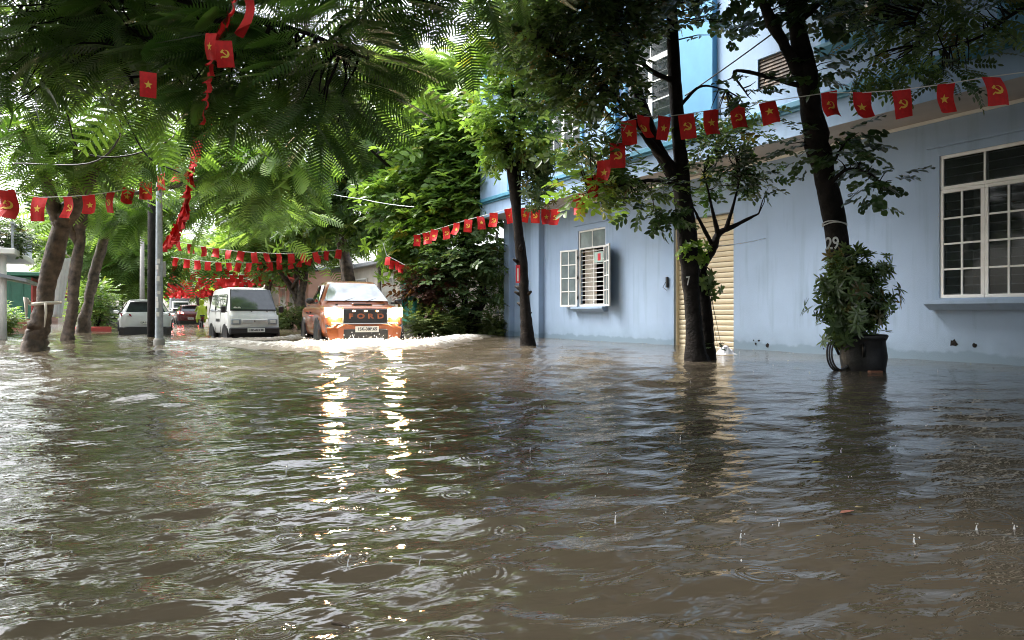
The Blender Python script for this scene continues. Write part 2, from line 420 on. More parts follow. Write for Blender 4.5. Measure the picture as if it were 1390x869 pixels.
# ---------------------------------------------------------------- setting: ground, pavements, water
def sheet(name, x0, x1, y0, y1, z, m):
    mb = MB(); mb.add([(x0, y0, z), (x1, y0, z), (x1, y1, z), (x0, y1, z)], [(0, 1, 2, 3)]); return mb.build(name, m, kind='structure')
sheet('ground', -255, 255, -255, 255, -.36, mat('mud', (.12, .1, .07), .9))
sheet('road', .1, 7.4, -50, 240, -.29, mat('asphalt', (.05, .05, .05), .8))
for nm, x0, x1 in (('pavement_right', 7.4, 11.8), ('pavement_left', -9, .1)):
    MB().box(((x0 + x1) / 2, 90, -.22), (x1 - x0, 280, .18)).build(nm, M['grey'], kind='structure')

def water_material():
    m = bpy.data.materials.new('flood_water'); m.use_nodes = True
    n, l = nodes(m); b = n['Principled BSDF']
    b.inputs['Roughness'].default_value = .045; b.inputs['IOR'].default_value = 1.34
    geo = n.new('ShaderNodeNewGeometry')
    t = n.new('ShaderNodeTexNoise'); t.inputs['Scale'].default_value = .45; t.inputs['Detail'].default_value = 4
    l.new(geo.outputs['Position'], t.inputs['Vector'])
    r = n.new('ShaderNodeValToRGB'); r.color_ramp.elements[0].position = .35; r.color_ramp.elements[1].position = .7
    r.color_ramp.elements[0].color = (.068, .056, .039, 1); r.color_ramp.elements[1].color = (.112, .092, .067, 1)
    l.new(t.outputs['Fac'], r.inputs[0]); l.new(r.outputs[0], b.inputs['Base Color'])
    h = None
    def noise(scale, detail, sx, sy, ang, dist):
        nonlocal h
        mp = n.new('ShaderNodeMapping'); mp.inputs['Rotation'].default_value = (0, 0, ang); mp.inputs['Scale'].default_value = (sx, sy, 1)
        l.new(geo.outputs['Position'], mp.inputs[0])
        q = n.new('ShaderNodeTexNoise'); q.inputs['Scale'].default_value = scale; q.inputs['Detail'].default_value = detail
        q.inputs['Roughness'].default_value = .45; q.inputs['Distortion'].default_value = .6
        l.new(mp.outputs[0], q.inputs['Vector'])
        bp = n.new('ShaderNodeBump'); bp.inputs['Strength'].default_value = 1; bp.inputs['Distance'].default_value = dist
        l.new(q.outputs['Fac'], bp.inputs['Height'])
        if h: l.new(h, bp.inputs['Normal'])
        h = bp.outputs[0]
    noise(6, 3, .55, 1.2, R(20), .012)
    noise(15, 2, .6, 1.1, R(35), .005)
    # rain rings: one drop per Voronoi cell, each of its own size
    for (scale, amp, off) in ((2.1, .0020, 0), (3.0, .0012, 3.3)):
        mp = n.new('ShaderNodeMapping'); mp.inputs['Location'].default_value = (off, off * .7, 0); l.new(geo.outputs['Position'], mp.inputs[0])
        vo = n.new('ShaderNodeTexVoronoi'); vo.voronoi_dimensions = '2D'; vo.inputs['Scale'].default_value = scale; l.new(mp.outputs[0], vo.inputs['Vector'])
        sc = n.new('ShaderNodeSeparateColor'); l.new(vo.outputs['Color'], sc.inputs[0])
        def mth(op, a, bb, c=None):
            k = n.new('ShaderNodeMath'); k.operation = op
            for i, x in enumerate((a, bb) + ((c,) if c is not None else ())):
                if hasattr(x, 'links') or hasattr(x, 'node'): l.new(x, k.inputs[i])
                else: k.inputs[i].default_value = x
            return k.outputs[0]
        dist = mth('DIVIDE', vo.outputs['Distance'], scale)
        Rr = mth('MULTIPLY_ADD', sc.outputs[0], .05, .012)
        x = mth('SUBTRACT', dist, Rr)
        wv = mth('COSINE', mth('MULTIPLY', x, 250.), 0.)
        win = mth('EXPONENT', mth('MULTIPLY', mth('MULTIPLY', x, x), -2200.), 0.)
        on = mth('GREATER_THAN', sc.outputs[1], .55)
        hh = mth('MULTIPLY', mth('MULTIPLY', wv, win), on)
        bp = n.new('ShaderNodeBump'); bp.inputs['Strength'].default_value = 1; bp.inputs['Distance'].default_value = amp
        l.new(hh, bp.inputs['Height']); l.new(h, bp.inputs['Normal']); h = bp.outputs[0]
    l.new(h, b.inputs['Normal'])
    return m
M['water'] = water_material()

# truck and van places are needed for the wakes
TX, TY, TYAW = 4.83, 16.15, R(7)
VX, VY, VYAW = 3.50, 23.0, R(-4)
waves = []
for i in range(70):
    lam = .12 * (14 ** rng.random()); ang = R(-90) + rng.normal(0, .62) + R(-8)
    waves.append((2 * math.pi / lam, math.cos(ang), math.sin(ang), rng.random() * 6.28, lam))
def height(X, Y, cell):
    H = np.zeros_like(X)
    g = .75 + .35 * np.sin(X * .9 + 1.3 * np.sin(Y * .5)) * np.sin(Y * .7 + .8 * np.sin(X * .6))
    g *= 1 / (1 + np.exp((X - 4.2 - .28 * Y) * 1.2)) * .80 + .20          # calmer along the wall
    for k, cx, cy, ph, lam in waves:
        a = .0150 * lam * (.45 if lam > .8 else (1.25 if lam < .5 else 1))
        fade = np.clip((lam / cell - 2.5) / 2.5, 0, 1)
        H += a * fade * np.sin(k * (cx * X + cy * Y) + ph + .5 * np.sin(.9 * X + 1.7 * Y * cx))
    H *= g * (.17 + .50 * np.clip((np.hypot(X, Y) - 3) / 12, 0, 1))
    far = np.clip((np.hypot(X, Y) - 8) / 12, 0, 1)
    for (cx, cy, lam, amp, dec) in ((TX, TY + 1, 1.5, .014, 7), (VX, VY + 1, 1.1, .012, 6)):
        r = np.hypot(X - cx, (Y - cy) * 1.0)
        H += amp * np.cos(2 * math.pi * r / lam) * np.exp(-r / dec) * np.clip(r / 1.5 - .5, 0, 1)
    return H
def water():
    c0 = math.pi / 2 - YAW
    A = np.concatenate([np.linspace(c0 - math.pi, c0 - R(42), 14, endpoint=False), np.linspace(c0 - R(42), c0 + R(42), 620), np.linspace(c0 + R(42), c0 + math.pi, 14)[1:]])
    Rr = np.concatenate([[.05, .6], 1.3 * np.exp(np.arange(0, 470) * .0085), [85, 110, 150, 200, 250]])
    RR, AA = np.meshgrid(Rr, A, indexing='ij'); X = RR * np.cos(AA); Y = RR * np.sin(AA)
    Hh = height(X, Y, np.maximum(.012, RR * .0085)); Hh[RR > 75] = 0
    n0, n1 = X.shape; co = np.stack([X, Y, Hh], 2).reshape(-1)
    i, j = np.meshgrid(np.arange(n0 - 1), np.arange(n1 - 1), indexing='ij'); a = i * n1 + j
    F = np.stack([a, a + n1, a + n1 + 1, a + 1], 2).reshape(-1)
    me = bpy.data.meshes.new('flood_water'); me.vertices.add(n0 * n1); me.vertices.foreach_set('co', co.astype(np.float32))
    nf = len(F) // 4; me.loops.add(nf * 4); me.loops.foreach_set('vertex_index', F.astype(np.int32))
    me.polygons.add(nf); me.polygons.foreach_set('loop_start', np.arange(0, nf * 4, 4, dtype=np.int32))
    me.polygons.foreach_set('use_smooth', np.ones(nf, bool)); me.update(calc_edges=True)
    me.materials.append(M['water']); link('water', me, kind='structure')
water()
exec_marker = 1

# ---------------------------------------------------------------- the blue building
def wall_cells(mb, X, y0, y1, z0, z1, holes, depth=.16, mi=0, face=-1):
    ys = sorted({y0, y1, *[h[0] for h in holes], *[h[1] for h in holes]}); zs = sorted({z0, z1, *[h[2] for h in holes], *[h[3] for h in holes]})
    for a, b in zip(ys, ys[1:]):
        for c, d in zip(zs, zs[1:]):
            if any(h[0] <= a and b <= h[1] and h[2] <= c and d <= h[3] for h in holes): continue
            mb.add([(X, a, c), (X, b, c), (X, b, d), (X, a, d)], [(0, 3, 2, 1)] if face < 0 else [(0, 1, 2, 3)], mi)
    for a, b, c, d in holes:
        X2 = X - face * depth
        mb.add([(X, a, c), (X2, a, c), (X2, a, d), (X, a, d)], [(0, 1, 2, 3)], mi); mb.add([(X, b, c), (X2, b, c), (X2, b, d), (X, b, d)], [(3, 2, 1, 0)], mi)
        mb.add([(X, a, d), (X2, a, d), (X2, b, d), (X, b, d)], [(0, 1, 2, 3)], mi); mb.add([(X, a, c), (X2, a, c), (X2, b, c), (X, b, c)], [(3, 2, 1, 0)], mi)

bld = thing('blue_building', 'pale blue plastered building with jutting upper floor and teal trim on the right', 'building', (11.8, 8, 0))
bo = Vector((11.8, 8, 0))
def bb(mb, name, m, parent=bld, **k):
    mb.v = [(x - bo.x, y - bo.y, z - bo.z) for x, y, z in mb.v]; return mb.build(name, m, parent, **k)
XW, XU = 11.8, 10.7
W1 = (16.76, 18.14, .97, 3.17); DOOR = (11.94, 13.91, -.4, 3.0); W2 = (5.96, 7.36, 1.02, 3.34); W0 = (1.2, 2.6, 1.02, 3.34)
mb = MB(); wall_cells(mb, XW, -8, 22.5, -.4, 3.96, [W1, DOOR, W2, W0], .16)
mb.add([(XW, 22.5, -.4), (18, 22.5, -.4), (18, 22.5, 3.96), (XW, 22.5, 3.96)], [(0, 3, 2, 1)])
mb.add([(18, -8, -.4), (18, 22.5, -.4), (18, 22.5, 3.96), (18, -8, 3.96)], [(0, 1, 2, 3)])
mb.add([(XW, -8, -.4), (18, -8, -.4), (18, -8, 3.96), (XW, -8, 3.96)], [(0, 1, 2, 3)])
bb(mb, 'wall', M['wall'])
U = [(12.64, 14.26, 5.1, 7.2), (16.27, 18.2, 5.2, 7.3), (7.2, 8.61, 5.35, 7.4), (9.3, 10.2, 5.0, 5.6), (3.0, 4.6, 5.35, 7.4), (12.64, 14.26, 8.6, 10.6), (16.27, 18.2, 8.6, 10.6), (7.2, 8.61, 8.6, 10.6)]
U3 = (20.95, 21.95, 8.05, 9.1)
mb = MB(); wall_cells(mb, XU, -8, 20.6, 3.96, 13, U, .14); wall_cells(mb, XU, 20.6, 22.5, 3.96, 9.55, [U3], .14)
for (y0, y1, z0, z1) in ((20.6, 22.5, 3.96, 9.55),):
    mb.add([(XU, y1, z0), (18, y1, z0), (18, y1, z1), (XU, y1, z1)], [(0, 3, 2, 1)])
    mb.add([(XU, y0, z1), (18, y0, z1), (18, y1, z1), (XU, y1, z1)], [(0, 1, 2, 3)])
mb.add([(XU, 20.6, 9.55), (18, 20.6, 9.55), (18, 20.6, 13), (XU, 20.6, 13)], [(0, 3, 2, 1)])
mb.add([(XU, -8, 13), (18, -8, 13), (18, 20.6, 13), (XU, 20.6, 13)], [(0, 1, 2, 3)])
mb.add([(18, -8, 3.96), (18, 22.5, 3.96), (18, 22.5, 13), (18, -8, 13)], [(0, 1, 2, 3)])
mb.add([(XU, -8, 3.96), (18, -8, 3.96), (18, -8, 13), (XU, -8, 13)], [(0, 1, 2, 3)])
bb(mb, 'upper_wall', M['wall_up'])
bb(MB().add([(XU, -8, 3.96), (XW, -8, 3.96), (XW, 22.5, 3.96), (XU, 22.5, 3.96)], [(0, 3, 2, 1)]), 'soffit', M['soffit'])
bb(MB().box((XW - .02, 7.25, 3.93), (.05, 30.4, .05)), 'soffit_bead', M['white'])
bb(MB().box((XU - .06, 7.2, 4.50), (.14, 30.6, .12), bev=.015).box((XU - .03, 7.2, 4.415), (.07, 30.6, .05)), 'ledge_trim', M['teal'])
bb(MB().box((XU - .05, 21.55, 9.6), (.25, 1.95, .16), bev=.02), 'cornice', M['teal'])
for y0, y1, m in ((11.28, 11.67, 'blue'), (14.6, 15.0, 'blue'), (19.9, 20.3, 'blue'), (5.4, 5.8, 'blue')):
    bb(MB().box((XU - .06, (y0 + y1) / 2, 8.78), (.13, y1 - y0, 8.4), bev=.01), 'pilaster', M[m])
bb(MB().box((XU - .025, 12.1, 8.78), (.05, .8, 8.4)), 'recess_panel', M['blue'])
# columns on the ground floor
for y in (20.35, 22.3):
    bb(MB().box((XW - .1, y, 1.78), (.2, .5 if y < 21 else .4, 4.36), bev=.01), 'pillar', M['wall'])

def grille(par, X, y0, y1, z0, z1, n, mt, r=.009, vert=1):
    for i in range(n):
        z = z0 + (z1 - z0) * (i + .5) / n
        bb(MB().tube([(X, y0, z), (X, y1, z)], r, 6), 'grille_bar', mt, par)
    for i in range(vert):
        y = y0 + (y1 - y0) * (i + 1) / (vert + 1)
        bb(MB().box((X - .012, y, (z0 + z1) / 2), (.012, .03, z1 - z0)), 'grille_bar', mt, par)
def frame_set(par, X, y0, y1, z0, z1, cols, rows, mt='white', gl='glass', fw=.05, bw=.028, name='sash'):
    """one leaf: outer frame and glazing bars as one frame, every pane by itself"""
    mb = MB()
    mb.box((X, (y0 + y1) / 2, z0 + fw / 2), (.045, y1 - y0, fw), bev=.006).box((X, (y0 + y1) / 2, z1 - fw / 2), (.045, y1 - y0, fw), bev=.006)
    mb.box((X, y0 + fw / 2, (z0 + z1) / 2), (.043, fw, z1 - z0 - 2 * fw)).box((X, y1 - fw / 2, (z0 + z1) / 2), (.043, fw, z1 - z0 - 2 * fw))
    a0, a1, b0, b1 = y0 + fw, y1 - fw, z0 + fw, z1 - fw
    for i in range(1, cols):
        y = a0 + (a1 - a0) * i / cols; mb.box((X, y, (b0 + b1) / 2), (.036, bw, b1 - b0))
    for j in range(1, rows):
        z = b0 + (b1 - b0) * j / rows; mb.box((X, (a0 + a1) / 2, z), (.034, a1 - a0, bw))
    bb(mb, name, M[mt], par)
    for i in range(cols):
        for j in range(rows):
            ya, yb = a0 + (a1 - a0) * i / cols, a0 + (a1 - a0) * (i + 1) / cols; za, zb = b0 + (b1 - b0) * j / rows, b0 + (b1 - b0) * (j + 1) / rows
            bb(MB().box((X + .002, (ya + yb) / 2, (za + zb) / 2), (.006, yb - ya - .004, zb - za - .004)), 'pane', M[gl], par)
def window_part(y0, y1, z0, z1, X, sill='wall', sillname='sill', sd=.16):
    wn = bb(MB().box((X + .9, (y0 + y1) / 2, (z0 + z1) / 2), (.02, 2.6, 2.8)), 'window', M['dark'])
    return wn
def window_root(y, X, z):
    e = bpy.data.objects.new('window', None); col.objects.link(e); e.parent = bld; return e
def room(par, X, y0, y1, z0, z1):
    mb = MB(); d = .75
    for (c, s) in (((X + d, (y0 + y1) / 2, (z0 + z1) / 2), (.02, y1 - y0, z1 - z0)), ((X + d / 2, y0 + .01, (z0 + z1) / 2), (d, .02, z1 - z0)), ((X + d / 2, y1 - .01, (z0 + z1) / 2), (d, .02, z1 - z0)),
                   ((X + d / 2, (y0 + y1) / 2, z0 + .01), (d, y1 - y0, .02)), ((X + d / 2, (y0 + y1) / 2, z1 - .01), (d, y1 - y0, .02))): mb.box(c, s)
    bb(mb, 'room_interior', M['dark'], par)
def leaf_open(par, hinge, ang, wdt, z0, z1, cols, rows):
    """casement leaf swung outwards: built flat then turned about its hinge"""
    mb = MB(); fw = .05; bw = .03
    mb.box((0, wdt / 2, z0 + fw / 2), (.04, wdt, fw)).box((0, wdt / 2, z1 - fw / 2), (.04, wdt, fw)).box((0, fw / 2, (z0 + z1) / 2), (.038, fw, z1 - z0 - 2 * fw)).box((0, wdt - fw / 2, (z0 + z1) / 2), (.038, fw, z1 - z0 - 2 * fw))
    for i in range(1, cols): mb.box((0, fw + (wdt - 2 * fw) * i / cols, (z0 + z1) / 2), (.034, bw, z1 - z0 - 2 * fw))
    for j in range(1, rows): mb.box((0, wdt / 2, z0 + fw + (z1 - z0 - 2 * fw) * j / rows), (.032, wdt - 2 * fw, bw))
    def turn(mb):
        c, s = math.cos(ang), math.sin(ang)
        mb.v = [(hinge[0] + x * c - y * s, hinge[1] + x * s + y * c, z) for x, y, z in mb.v]; return mb
    bb(turn(mb), 'open_sash', M['white'], par)
    for i in range(cols):
        for j in range(rows):
            y = fw + (wdt - 2 * fw) * (i + .5) / cols; z = z0 + fw + (z1 - z0 - 2 * fw) * (j + .5) / rows
            bb(turn(MB().box((0, y, z), (.006, (wdt - 2 * fw) / cols - .004, (z1 - z0 - 2 * fw) / rows - .004))), 'pane', M['frost'], par)
    for z in (z0 + .25, (z0 + z1) / 2, z1 - .25):
        bb(turn(MB().box((.01, -.01, z), (.03, .04, .09))), 'hinge', M['blackp'], par)
def sill(par, X, y0, y1, z, m='wall', proj=.2, h=.14):
    mb = MB(); a, b = y0 - .12, y1 + .12
    mb.add([(X, a, z - h), (X, b, z - h), (X - proj * .55, b - .03, z - h), (X - proj * .55, a + .03, z - h),
            (X, a, z), (X, b, z), (X - proj, b, z), (X - proj, a, z), (X - proj, a, z - h * .4), (X - proj, b, z - h * .4)],
           [(0, 3, 2, 1), (4, 5, 6, 7), (7, 6, 9, 8), (8, 9, 2, 3), (0, 4, 7, 8, 3), (1, 2, 9, 6, 5)])
    bb(mb, 'sill', M[m], par)

# far ground-floor window, leaves open, bars and curtain behind
w1 = window_root(0, 0, 0); y0, y1, z0, z1 = W1; zt = 2.62
frame_set(w1, XW + .05, y0, y1, zt, z1, 2, 1, gl='frost', name='transom_frame')
bb(MB().box((XW + .05, y0 + .025, (z0 + zt) / 2), (.05, .05, zt - z0)).box((XW + .05, y1 - .025, (z0 + zt) / 2), (.05, .05, zt - z0)).box((XW + .05, (y0 + y1) / 2, z0 + .025), (.052, y1 - y0 - .1, .05)), 'frame', M['white'], w1)
leaf_open(w1, (XW - .03, y1), R(12), .70, z0, zt + .02, 2, 4)
leaf_open(w1, (XW - .03, y0 + .02), R(180 - 23), .70, z0, zt + .02, 2, 4)
grille(w1, XW + .10, y0, y1, z0, zt, 13, M['white'], .011)
mb = MB(); n = 26
V = [(XW + .22 + .03 * math.sin(i * 1.3), y1 - .62 + .6 * i / n, z) for i in range(n + 1) for z in (z0, zt)]
mb.add(V, [(2 * i, 2 * i + 2, 2 * i + 3, 2 * i + 1) for i in range(n)]); bb(mb, 'curtain', M['curtain'], w1)
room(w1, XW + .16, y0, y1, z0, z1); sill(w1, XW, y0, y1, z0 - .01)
bb(MB().box((XW + .085, y0 + .45, 2.36), (.004, .42, .3)), 'notice_paper', M['paper'], w1)
bb(MB().box((XW + .08, y0 + .42, 2.36), (.004, .14, .2)), 'notice_print', M['redink'], w1)
bb(MB().box((XW - .02, (y0 + y1) / 2, z1 + .17), (.05, y1 - y0 + .3, .03)), 'drip_mould', M['wall'], w1)
# near window, closed leaves
for (W_) in (W2, W0):
    w2 = window_root(0, 0, 0); y0, y1, z0, z1 = W_; zt = 2.78; ym = (y0 + y1) / 2
    frame_set(w2, XW + .04, y0, y1, zt, z1, 2, 1, name='transom_frame', fw=.055)
    frame_set(w2, XW + .035, ym, y1, z0, zt - .003, 2, 4, name='sash', fw=.055)
    frame_set(w2, XW + .035, y0, ym - .003, z0, zt - .003, 2, 4, name='sash', fw=.055)
    grille(w2, XW + .12, y0, y1, z0, z1, 17, M['pole'], .008)
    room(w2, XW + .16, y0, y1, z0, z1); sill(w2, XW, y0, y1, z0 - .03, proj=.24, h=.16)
    bb(MB().box((XW - .02, ym, z1 + .16), (.05, y1 - y0 + .4, .04)), 'drip_mould', M['wall'], w2)
# upper windows
for k, (y0, y1, z0, z1) in enumerate(U + [U3]):
    wn = window_root(0, 0, 0)
    if k == 3:
        for i in range(9):
            zz = z0 + (z1 - z0) * (i + .5) / 9
            bb(MB().box((XU + .05, (y0 + y1) / 2, zz), (.02, y1 - y0, (z1 - z0) / 9 - .012), ry=.35), 'blind_slat', M['bark2'], wn)
        room(wn, XU + .14, y0, y1, z0, z1); continue
    zt = z0 + (z1 - z0) * .7 if k < 8 else z1; ym = (y0 + y1) / 2
    if k < 8: frame_set(wn, XU + .04, y0, y1, zt, z1, 2, 1, name='transom_frame', fw=.06)
    frame_set(wn, XU + .035, ym, y1, z0, zt - .003, 1 if k == 0 else 2, 3, name='sash', fw=.065)
    frame_set(wn, XU + .035, y0, ym - .003, z0, zt - .003, 1 if k == 0 else 2, 3, name='sash', fw=.065)
    grille(wn, XU + .10, y0, y1, z0, z1, 10, M['white'], .01)
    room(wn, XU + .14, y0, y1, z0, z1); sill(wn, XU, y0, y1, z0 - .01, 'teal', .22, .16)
    bb(MB().box((XU - .03, y0 - .06, (z0 + z1) / 2), (.08, .09, z1 - z0)).box((XU - .03, y1 + .06, (z0 + z1) / 2), (.08, .09, z1 - z0)).box((XU - .035, ym, z1 + .06), (.09, y1 - y0 + .24, .1)), 'surround', M['teal' if k == 8 else 'blue'], wn)
# roller shutter
sh = bpy.data.objects.new('roller_shutter', None); col.objects.link(sh); sh.parent = bld
y0, y1, z0, z1 = DOOR; ns = 27; pitch = (z1 + .2) / ns
prof = [(0, 0), (-.012, .012), (-.02, .045), (-.02, .075), (-.008, .1), (0, .108)]
mb = MB(); V = []
for px, pz in prof: V += [(px, 0, pz), (px, y1 - y0 - .04, pz)]
mb.add(V, [(2 * i, 2 * i + 2, 2 * i + 3, 2 * i + 1) for i in range(len(prof) - 1)]); slat = None
for i in range(ns):
    if slat is None: so_ = mb.build('slat', M['cream'], sh); slat = so_.data
    else: so_ = link('slat', slat, sh)
    so_.location = (XW + .145 - bo.x, y0 + .02 - bo.y, -.2 + i * pitch - bo.z)
bb(MB().box((XW + .165, (y0 + y1) / 2, 1.3), (.02, y1 - y0, 3.4)), 'shutter_back', M['shutdark'], sh)
bb(MB().box((XW + .10, y0 + .02, 1.4), (.09, .04, 3.2)).box((XW + .10, y1 - .02, 1.4), (.09, .04, 3.2)), 'guide_rail', M['cream'], sh)
# small things on the wall
p = P(897, 383, 17.9); d = bb(MB().box((XW - .03, p.y, p.z), (.05, .07, .26), bev=.01).tube([(XW - .05, p.y + .03, p.z), (XW - .06, p.y + .12, p.z - .12), (XW - .05, p.y - .02, p.z - .2)], .008, 6), 'door_buzzer', M['blackp'])
random.seed(3)
chips = [(7.13, .30, .07), (6.8, .28, .04), (10.98, .12, .05), (11.3, .13, .03), (11.22, .2, .035), (11.36, .2, .02), (9.6, .1, .02), (5.95, .15, .04)]
for y, z, r in chips:
    k = 9; V = [(XW - .004, y + r * random.uniform(.5, 1.2) * math.cos(2 * math.pi * i / k), z + r * random.uniform(.5, 1.2) * math.sin(2 * math.pi * i / k)) for i in range(k)]
    bb(MB().add(V, [tuple(range(k))]), 'paint_chip', M['bark'])
# downpipe at the far corner
pp = P(683, 400, 27.0)
t = thing('drain_pipe', 'white drain pipe standing at the far corner of the pale blue building', 'pipe', (11.55, 22.9, 0))
MB().tube([(0, 0, -.3), (0, 0, 3.6)], .05, 10).build('pipe', M['white'], t, smooth=True)
for z in (.8, 2.4): MB().lathe([(.062, -.03), (.062, .03)], (0, 0, z), 10).build('collar', M['pole'], t)

# ---------------------------------------------------------------- trees on the right
K = 'street trees along the right kerb'
tA = tree('street_tree', 'dark leaning street tree painted with the number 29 rising behind the potted shrub', 'tree', G(1165, 10.6, -.2),
  [LP((1168, 505, 10.6, .17), (1150, 400, 10.6, .155), (1132, 300, 10.6, .15), (1110, 195, 10.5, .15), (1096, 110, 10.4, .14), (1083, 40, 10.4, .12), (1070, -60, 10.4, .09), (1075, -170, 10.4, .05)),
   LP((1100, 130, 10.4, .085), (1072, 75, 10.3, .08), (1048, 30, 10.2, .075), (1020, -30, 10.2, .05), (980, -110, 10, .03)),
   LP((1122, 255, 10.5, .035), (1150, 230, 10.2, .022), (1180, 236, 10.0, .014), (1198, 250, 10, .008)),
   LP((1120, 240, 10.5, .03), (1140, 205, 10.3, .02), (1150, 190, 10.2, .01)),
   LP((1098, 120, 10.4, .04), (1000, 96, 10.3, .022), (1015, 130, 10.3, .01)),
   LP((1085, 30, 10.4, .05), (1150, -30, 10.2, .04), (1230, -70, 9.8, .02))],
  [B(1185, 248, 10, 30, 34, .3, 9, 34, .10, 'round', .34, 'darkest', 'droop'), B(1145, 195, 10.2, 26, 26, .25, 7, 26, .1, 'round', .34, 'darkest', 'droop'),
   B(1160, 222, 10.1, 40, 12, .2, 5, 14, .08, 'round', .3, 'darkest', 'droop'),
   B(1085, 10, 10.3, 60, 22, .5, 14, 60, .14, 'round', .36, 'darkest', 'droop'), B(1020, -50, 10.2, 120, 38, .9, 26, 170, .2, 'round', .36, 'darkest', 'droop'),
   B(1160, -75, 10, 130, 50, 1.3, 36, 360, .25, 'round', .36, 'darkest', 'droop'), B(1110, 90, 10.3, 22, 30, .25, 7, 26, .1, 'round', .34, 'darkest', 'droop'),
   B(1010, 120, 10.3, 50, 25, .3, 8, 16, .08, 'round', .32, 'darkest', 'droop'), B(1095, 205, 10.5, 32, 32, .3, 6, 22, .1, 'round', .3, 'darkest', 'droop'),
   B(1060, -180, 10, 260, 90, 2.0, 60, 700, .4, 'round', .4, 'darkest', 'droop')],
  M['bark'], K)
# painted 29 and rope on the leaning trunk
q = P(1127, 331, 10.43); fr = Matrix.Rotation(-YAW - R(0), 4, 'Z') @ Matrix.Rotation(R(90), 4, 'X') @ Matrix.Rotation(R(4), 4, 'Z')
me = text_mesh('29', .24, .002, .004); me.materials.append(mat('white_tree_paint', (.8, .8, .78), .7, var=0))
o = link('painted_number', me, tA)
o.matrix_local = Matrix.Translation(P(1130, 331, 10.425) - Vector(tA.location)) @ fr @ Matrix.Scale(.8, 4, Vector((1, 0, 0)))
mb = MB(); c = Vector(P(1133, 305, 10.6)) - Vector(tA.location)
for k in range(2): mb.tube([c + Vector((math.cos(a) * .165, math.sin(a) * .165, .02 * math.sin(a * 2 + k) + .02 * k)) for a in np.linspace(0, 6.28, 18)], .009, 5)
mb.build('rope', M['cord'], tA)

tB = tree('street_tree', 'forked dark street tree with two trunks standing in front of the cream roller shutter', 'tree', G(948, 12.1, -.2),
  [LP((945, 496, 12.05, .155), (941, 420, 12.1, .135), (935, 350, 12.1, .15), (928, 270, 12.1, .15), (922, 200, 12, .11), (916, 110, 12, .10), (912, 20, 12, .08), (905, -90, 12, .05)),
   LP((962, 497, 12.3, .13), (957, 420, 12.3, .11), (950, 370, 12.3, .09), (966, 340, 12.2, .075), (975, 318, 12.2, .055), (1000, 305, 12.2, .035), (1030, 290, 12.2, .015)),
   LP((926, 262, 12.1, .11), (895, 205, 12, .10), (870, 140, 11.9, .09), (855, 80, 11.8, .07), (835, 0, 11.8, .05), (800, -80, 11.6, .03)),
   LP((918, 232, 12.05, .08), (880, 190, 11.8, .06), (845, 140, 11.6, .05), (790, 95, 11.4, .035), (730, 60, 11.2, .02)),
   LP((914, 110, 12, .05), (890, 100, 11.8, .04), (870, 85, 11.7, .03)),
   LP((975, 320, 12.2, .045), (968, 290, 12.1, .03), (962, 262, 12.1, .018), (955, 235, 12, .01)),
   LP((968, 335, 12.2, .04), (950, 300, 12.1, .026), (940, 280, 12.1, .012)),
   LP((985, 312, 12.2, .04), (995, 280, 12.2, .024), (1005, 240, 12.2, .012)),
   LP((922, 250, 12, .045), (880, 245, 11.8, .03), (830, 255, 11.6, .018), (800, 262, 11.5, .01)),
   LP((918, 150, 12, .03), (950, 118, 12, .02), (985, 122, 12, .01))],
  [B(795, 40, 11.6, 78, 75, .9, 64, 430, .16, 'spray', .36, 'darkbroad', 'droop'), B(795, 120, 11.5, 64, 40, .8, 34, 210, .14, 'spray', .36, 'darkbroad', 'droop'),
   B(850, 20, 11.8, 50, 50, .7, 30, 170, .14, 'spray', .36, 'darkbroad', 'droop'), B(800, 190, 11.5, 48, 22, .6, 16, 80, .12, 'spray', .40, 'darkbroad', 'droop'),
   B(890, -25, 12, 80, 32, .8, 30, 190, .16, 'spray', .36, 'darkbroad', 'droop'), B(960, 30, 12, 30, 30, .4, 10, 44, .12, 'round', .3, 'darkest', 'droop'),
   B(735, 60, 11.4, 40, 55, .6, 26, 150, .14, 'spray', .36, 'darkbroad', 'droop'),
   B(870, 262, 11.8, 58, 22, .5, 18, 90, .11, 'spray', .30, 'darkbroad', 'droop'), B(800, 262, 11.5, 34, 14, .3, 12, 46, .12, 'spray', .36, 'broadlit', 'droop'), B(835, 240, 11.6, 40, 10, .3, 8, 44, .08, 'spray', .34, 'broad', 'droop'),
   B(985, 180, 12.2, 50, 38, .6, 26, 150, .12, 'spray', .30, 'darkbroad', 'droop'), B(965, 235, 12.2, 50, 30, .5, 22, 100, .12, 'spray', .28, 'darkest', 'droop'),
   B(1015, 245, 12.2, 36, 26, .4, 12, 40, .12, 'spray', .28, 'darkest', 'droop'), B(945, 345, 12.0, 26, 12, .2, 8, 40, .06, 'wide', .12, 'broadlit', 'whorl'),
   B(957, 385, 12.1, 14, 22, .15, 6, 22, .06, 'wide', .12, 'darkbroad', 'whorl'), B(975, 470, 12.1, 10, 12, .1, 4, 8, .05, 'round', .14, 'darkest', 'droop'),
   B(890, 285, 11.8, 26, 20, .3, 8, 34, .1, 'spray', .28, 'darkest', 'hang'),
   B(820, -100, 11.6, 220, 90, 2, 70, 800, .3, 'spray', .4, 'darkbroad', 'droop')],
  M['bark'], K)
o = text_mesh('7', .2, .002, .004); o.materials.append(bpy.data.materials['white_tree_paint']); o = link('painted_number', o, tB)
o.matrix_local = Matrix.Translation(P(934, 382, 11.93) - Vector(tB.location)) @ fr @ Matrix.Scale(.6, 4, Vector((1, 0, 0)))

